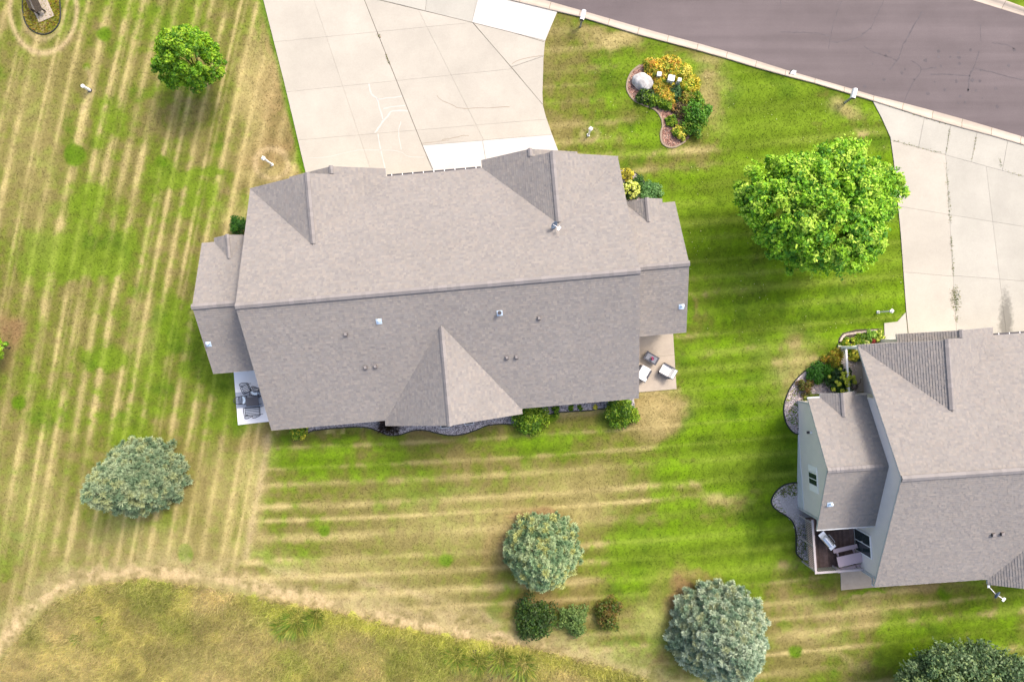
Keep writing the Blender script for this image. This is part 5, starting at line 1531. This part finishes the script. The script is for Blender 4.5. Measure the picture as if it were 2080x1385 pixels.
for i, (x, y, r_, h_) in enumerate([(600, 1262, .9, .7), (640, 1254, .6, .5), (572, 1275, .6, .5), (925, 1335, .7, .5), (1018, 1340, .8, .6), (1060, 1350, .9, .6), (970, 1345, .6, .5), (160, 1298, .4, .4), (210, 1255, .35, .4)]):
    blades('meadow_tuft', ['largest green tuft in the meadow below the house', 'green tuft right of the largest meadow tuft', 'green tuft left of the largest meadow tuft', 'green tuft left of the mud holes', 'green tuft above the lower mud holes', 'green tuft right of the mud holes', 'green tuft between the mud holes', 'bright little weed low in the left meadow', 'bright little weed near the left meadow rim'][i],
           x, y, r_, h_, pal((120, 148, 50), (96, 128, 40), (150, 166, 66), (176, 170, 80), k=.6), 320 if r_ > .5 else 90, cat='grass tuft', group='tufts in the meadow', wd=.04, spread=1.6)

# ------------------------------------------------------------------ furniture
def iron_seat(name, label, cat, px, py, rz, wd, grp=None, leafback=False):
    """wrought iron chair or bench: front is local +Y, back at -Y"""
    root = empty(name, G(px, py, .06), rz, label, cat, grp)
    w2 = wd / 2
    for x in (-w2, w2):
        for y in (-.24, .26):
            MB().tube([(x, y, 0), (x * .97, y * .95, .42)], .018, 6).build('leg', 'iron', root)
        MB().tube([(x, .26, .42), (x * 1.05, .28, .63), (x * 1.05, .05, .66), (x * 1.0, -.26, .64)], .022, 6).build('armrest', 'iron', root)
    s = MB().tube([(-w2, -.26, .43), (w2, -.26, .43), (w2, .28, .43), (-w2, .28, .43), (-w2, -.26, .43)], .022, 6).build('seat_frame', 'iron', root)
    for k in range(5):
        MB().box(-w2, w2, -.2 + k * .105, -.165 + k * .105, .425, .44).build('slat', 'iron', s)
    n = 2 if wd > .8 else 1
    for j in range(n):
        a0 = -w2 + j * wd / n; a1 = a0 + wd / n
        pts = [(a0 + (a1 - a0) * t, -.28 - .1 * math.sin(math.pi * t) - .03, .5 + .34 * math.sin(math.pi * t) ** .6 + .1) for t in np.linspace(0, 1, 11)]
        b = MB().tube(pts, .02, 6).build('back_hoop', 'iron', root)
        MB().tube([(a0, -.27, .43), pts[0]], .02, 6).build('back_post', 'iron', root); MB().tube([(a1, -.27, .43), pts[-1]], .02, 6).build('back_post', 'iron', root)
        for i in range(1, 10):
            x, y, z = pts[i]
            MB().tube([(x, -.27, .45), (x, y, z)], .006, 4).build('spindle', 'iron', b)
    if leafback:
        for k in range(7):
            a = -1.2 + k * .4
            m = MB(); c = Vector((math.sin(a) * .12, .02, .47)); t = Vector((math.sin(a) * .32, .02 + math.cos(a) * .26 - .05, .5)); sd = Vector((math.cos(a), -math.sin(a), 0)) * .07
            m.add([c, (c + t) / 2 + sd, t, (c + t) / 2 - sd], [(0, 1, 2, 3)]); m.build('leaf_ornament', 'flashing', root)
    return root
GR = 'wrought iron furniture on the white patio'
iron_seat('iron_chair', 'black iron armchair at the top of the white patio', 'chair', 506, 788, R(205), .5, GR)
iron_seat('iron_chair', 'black iron chair with pale leaf seat left of the dark table', 'chair', 499, 811, R(-85), .5, GR, True)
iron_seat('iron_chair', 'black iron chair with pale leaf seat between the armchair and the table', 'chair', 524, 795, R(172), .5, GR, True)
iron_seat('iron_bench', 'black iron double seat at the bottom of the white patio', 'bench', 519, 834, R(5), 1.0, GR)
root = empty('patio_table', G(521, 813, .06), R(5), 'dark square iron table on the white patio', 'table')
MB().box(-.42, .42, -.3, .3, .68, .71).build('table_top', 'wicker', root)
for x in (-.36, .36):
    for y in (-.25, .25):
        MB().tube([(x, y, .0), (x * .9, y * .9, .35), (x, y, .68)], .02, 6).build('leg', 'iron', root)
rg = [G(479, 797), G(481, 829), G(545, 824), G(542, 792)]
o = MB().prism([(p.x - rg[0].x, p.y - rg[0].y) for p in rg], .062, .072).build('rug', 'rug'); o.location = (rg[0].x, rg[0].y, 0)
tag(o, 'grey blue rug under the iron table on the white patio', 'rug')

def club_chair(label, px, py, rz):
    root = empty('club_chair', G(px, py, .06), rz, label, 'chair', 'cushioned chairs on the tan patio')   # front +Y
    for x in (-.36, .36):
        MB().box(x - .05, x + .05, -.36, .4, .0, .58).build('arm', 'wicker', root)
    MB().box(-.31, .31, -.36, .4, .08, .3).build('base', 'wicker', root)
    MB().obox((0, -.4, .5), .7, .09, .7, 0, R(14)).build('back_frame', 'wicker', root)
    m = MB(); m.prism([(-.3, -.28), (.3, -.28), (.32, .4), (.26, .46), (-.26, .46), (-.32, .4)], .3, .46); m.build('seat_cushion', 'cushion', root)
    MB().obox((0, -.31, .68), .62, .17, .56, 0, R(16)).build('back_cushion', 'cushion', root)
club_chair('white cushioned chair at the outer edge of the tan patio', 1352, 753, R(60))
club_chair('white cushioned chair half under the roof edge of the tan patio', 1304, 757, R(-30))
root = empty('fire_table', G(1320, 727, .06), R(-30), 'dark rectangular fire table on the tan patio', 'table')
MB().box(-.4, .4, -.22, .22, 0, .42).build('base', 'wicker', root)
t = MB().box(-.48, .48, -.29, .29, .42, .47).build('table_top', 'wicker', root)
MB().box(-.36, .36, -.2, .2, .471, .48).build('glass_bed', 'fire_top', t)
tp = house_pt((Vector(root.location).x, Vector(root.location).y), R(-30), .04, -.0, .54)
root = empty('flower_pot', tp, 0, 'pot of pink flowers on the dark fire table', 'flower pot')
MB().lathe([(0, 0), (.07, 0), (.1, .12), (.085, .12), (0, .1)], 14).build('pot', 'plastic_dark', root)
n = 90; d_ = rand_dirs(n); d_[:, 2] = np.abs(d_[:, 2])
link('flowers', leaves_mesh('flowers', d_ * .12 + np.array([0, 0, .14]), d_, np.full(n, .055), np.array(pal((196, 50, 120), (220, 80, 150), (60, 80, 40), k=.6))[RNG.integers(0, 3, n)], 1.0), 'flower', root)

# deck furniture
def deck_pt(px, py, z=0.0):
    u, v = local(NO, NA, px, py, z); return house_pt(NO, NA, u, v, z)
p0 = deck_pt(1715, 1129, .0)
root = empty('picnic_table', (p0.x, p0.y, 0.001), R(13), 'mauve wooden table with two matching benches on the deck', 'picnic table')
MB().box(-.82, .82, -.34, .34, .72, .76).build('table_top', 'picnic', root)
for k in range(4): pass
for y in (.66, -.70):
    MB().box(-.82, .82, y - .14, y + .14, .43, .47).build('seat', 'picnic', root)
for x in (-.55, .55):
    MB().tube([(x, -.5, 0), (x, .2, .72)], .04, 4).build('leg', 'picnic', root); MB().tube([(x, .62, 0), (x, -.2, .72)], .04, 4).build('leg', 'picnic', root)
    MB().box(x - .03, x + .03, -.6, .74, .38, .43).build('crossbeam', 'picnic', root)
p0 = deck_pt(1669, 1090, .0)
root = empty('gas_grill', (p0.x, p0.y, 0.001), R(-50), 'stainless steel gas grill in the corner of the deck', 'grill')
MB().box(-.35, .35, -.26, .22, .08, .8).build('cart', 'plastic_dark', root)
MB().box(-.66, -.36, -.25, .2, .82, .85).build('side_shelf', 'metal', root); MB().box(.36, .66, -.25, .2, .82, .85).build('side_shelf', 'metal', root)
pr = [(-.28, .86)] + [(-.03 + .25 * math.cos(t), .9 + .24 * math.sin(t)) for t in np.linspace(math.pi, 0, 10)] + [(.22, .86)]
n = len(pr); m = MB(); m.add([(-.36, y, z) for y, z in pr] + [(.36, y, z) for y, z in pr], [tuple(range(n)), tuple(range(n, 2 * n))[::-1]] + [(i, n + i, n + i + 1, i + 1) for i in range(n - 1)])
hd = m.build('hood', 'steel', root)
MB().tube([(-.3, .24, .98), (-.3, .31, .98), (.3, .31, .98), (.3, .24, .98)], .015, 6).build('handle', 'steel', hd)
for x in (-.3, .3):
    for y in (-.2, .16): MB().cyl(x, y, 0, .08, .03, 8).build('wheel', 'iron', root)
# hose coil on the porch
hp = house_pt(NO, NA, -10.75, 4.75, .05)
m = MB(); pts = [(math.cos(t) * (.26 - .012 * t), math.sin(t) * (.26 - .012 * t), .02 + .006 * t) for t in np.arange(0, 14, .35)] + [(.4, .3, .02), (.45, .6, .02)]
root = empty('garden_hose', hp, 0, 'coiled dark hose on the porch behind the white railing', 'hose')
m.tube(pts, .016, 6).build('coil', 'hose', root)
MB().tube([(.45, .6, .02), (.46, .7, .03)], .022, 8).build('nozzle', 'metal', root)

# ------------------------------------------------------------------ weeds in joints, lawn and meadow blades
def along(pts, n, spread):
    P = [G(*p, .05) for p in pts]
    out = []
    for _ in range(n):
        i = random.randrange(len(P) - 1); t = random.random(); q = P[i].lerp(P[i + 1], t)
        out.append((q.x + random.gauss(0, spread), q.y + random.gauss(0, spread), q.z))
    return np.array(out)
P_WEED = pal((120, 130, 50), (98, 116, 44), (140, 134, 70), (84, 104, 40), k=.55)
wd_ = [along([(1920, 330), (1926, 400), (1930, 455)], 260, .05), along([(1931, 480), (1936, 560)], 200, .04), along([(1938, 580), (1941, 636)], 260, .11), along([(1938, 590), (1940, 620)], 420, .17), along([(1942, 640), (1942, 652)], 60, .08),
       along([(1812, 286), (1865, 300), (1915, 313)], 170, .035), along([(1929, 260), (1921, 310)], 90, .03), along([(1981, 280), (1974, 322)], 70, .03), along([(1785, 210), (1825, 222), (1875, 239), (1935, 256)], 160, .03), along([(2028, 320), (2035, 345)], 30, .03), along([(2040, 348), (2078, 358)], 30, .04)]
tufts('weeds', 'thin green weeds growing in the joints of the right driveway', 'weeds', np.concatenate(wd_)[::2], .05, .045, P_WEED, 1.0)
tufts('weeds', 'few green weeds in the long joint of the left driveway', 'weeds', np.concatenate([along([(783, 110), (792, 132)], 60, .025), along([(769, 70), (771, 78)], 30, .05)]), .05, .04, P_WEED + pal((150, 110, 80)), 1.0)

def clover():
    n = 1100
    u = RNG.uniform(1120, 1830, n); v = RNG.uniform(40, 700, n)
    ok = (hash2(np.floor(u / 60), np.floor(v / 50), 5) > .45)
    for b in (DRIVE2, BEDS['island'], BEDS['side'], BEDS['porch'], BEDS['front'], KERB_IN + [(2600, 450), (2600, -400), (300, -400)]): ok &= ~inpoly(u, v, b)
    ok &= ~((u < 1400) & (v > 300))
    P = np.array([tuple(G(a, b, .05)) for a, b in zip(u[ok], v[ok])])
    pebbles('clover_flowers', 'scattered tiny pale clover flowers in the green front lawn', 'flowers', P, .022, pal((226, 226, 170), (214, 220, 140), k=.5), 'flower', .6)
clover()
tufts('bed_weeds', 'green weeds in the gravel beside the deck', 'weeds', scatter_in([(1612, 982), (1592, 988), (1578, 1000), (1590, 1008), (1620, 1004), (1626, 984)], 160, .03), .1, .07, P_WEED + P_LIME[:2], 1.0)
tufts('bed_weeds', 'green weeds in the lower gravel strip along the deck rail', 'weeds', scatter_in([(1618, 1070), (1618, 1122), (1632, 1134), (1640, 1100), (1634, 1060)], 90, .03), .1, .07, P_WEED, 1.0)

def lawn():
    """short blades over the lawn, coloured like the turf they grow in"""
    n = 420000
    X = RNG.uniform(-35.5, 35.5, n); Y = RNG.uniform(-24, 24, n)
    Z = hgt(X, Y)
    u = 1040 + X * F / (H - Z); v = 692.5 - Y * F / (H - Z)
    bad = inpoly(u, v, DRIVE1) | inpoly(u, v, DRIVE2) | inpoly(u, v, [(1839, 634), (1822, 653), (1795, 656), (1797, 735), (1849, 735)]) | inpoly(u, v, MEADOW + [(1400, 1700), (-60, 1700)])
    for b in BEDS.values(): bad |= inpoly(u, v, b)
    for b in PATIOS.values(): bad |= inpoly(u, v, b)
    road = KERB_IN + [(2600, 450), (2600, -400), (300, -400), (300, -200)]
    bad |= inpoly(u, v, road)
    bad |= inpoly(u, v, ring)
    for org, ang in ((MO, MA), (NO, NA)):
        lu = (X - org[0]) * math.cos(ang) + (Y - org[1]) * math.sin(ang); lv = -(X - org[0]) * math.sin(ang) + (Y - org[1]) * math.cos(ang)
        bad |= (np.abs(lu) < 11.3) & (np.abs(lv) < 7.3); bad |= (np.abs(lu) < 14.5) & (np.abs(lv) < 3.7)
    ok = ~bad
    X, Y, Z, u, v = X[ok], Y[ok], Z[ok], u[ok], v[ok]
    col = ground_colour(u, v, X, Y)
    tufts('lawn_grass', 'short mown lawn grass, green and sunburnt', 'grass', np.stack([X, Y, Z], -1), .026, .05, None, 2.2, colfun=lambda P: col * 1.05)
lawn()
def meadow():
    n = 210000
    X = RNG.uniform(-36, 13, n); Y = RNG.uniform(-25, -15, n); Z = hgt(X, Y)
    u = 1040 + X * F / (H - Z); v = 692.5 - Y * F / (H - Z)
    ok = inpoly(u + RNG.normal(size=n) * 4, v + RNG.normal(size=n) * 4, MEADOW + [(1400, 1700), (-60, 1700)])
    X, Y, Z, u, v = X[ok], Y[ok], Z[ok], u[ok], v[ok]
    col = ground_colour(u, np.maximum(v, 1180), X, Y)
    pick = np.asarray(pal((190, 180, 122), (146, 150, 76), (126, 138, 66), (168, 152, 112), (150, 142, 98), (168, 168, 90), k=.56))[RNG.integers(0, 6, len(X))]
    hh = .22 + .25 * fbm(X * .5, Y * .5, 301, 3)
    tufts('meadow_grass', 'tall rough dry meadow grass below the mown lawn', 'grass', np.stack([X, Y, Z], -1), .32, .045, None, .7, colfun=lambda P: (col * 1.0 + pick * .6) * (.94 + .28 * sstep((fbm(X * .55, Y * .8, 311, 4) - .3) / .4))[:, None])
meadow()
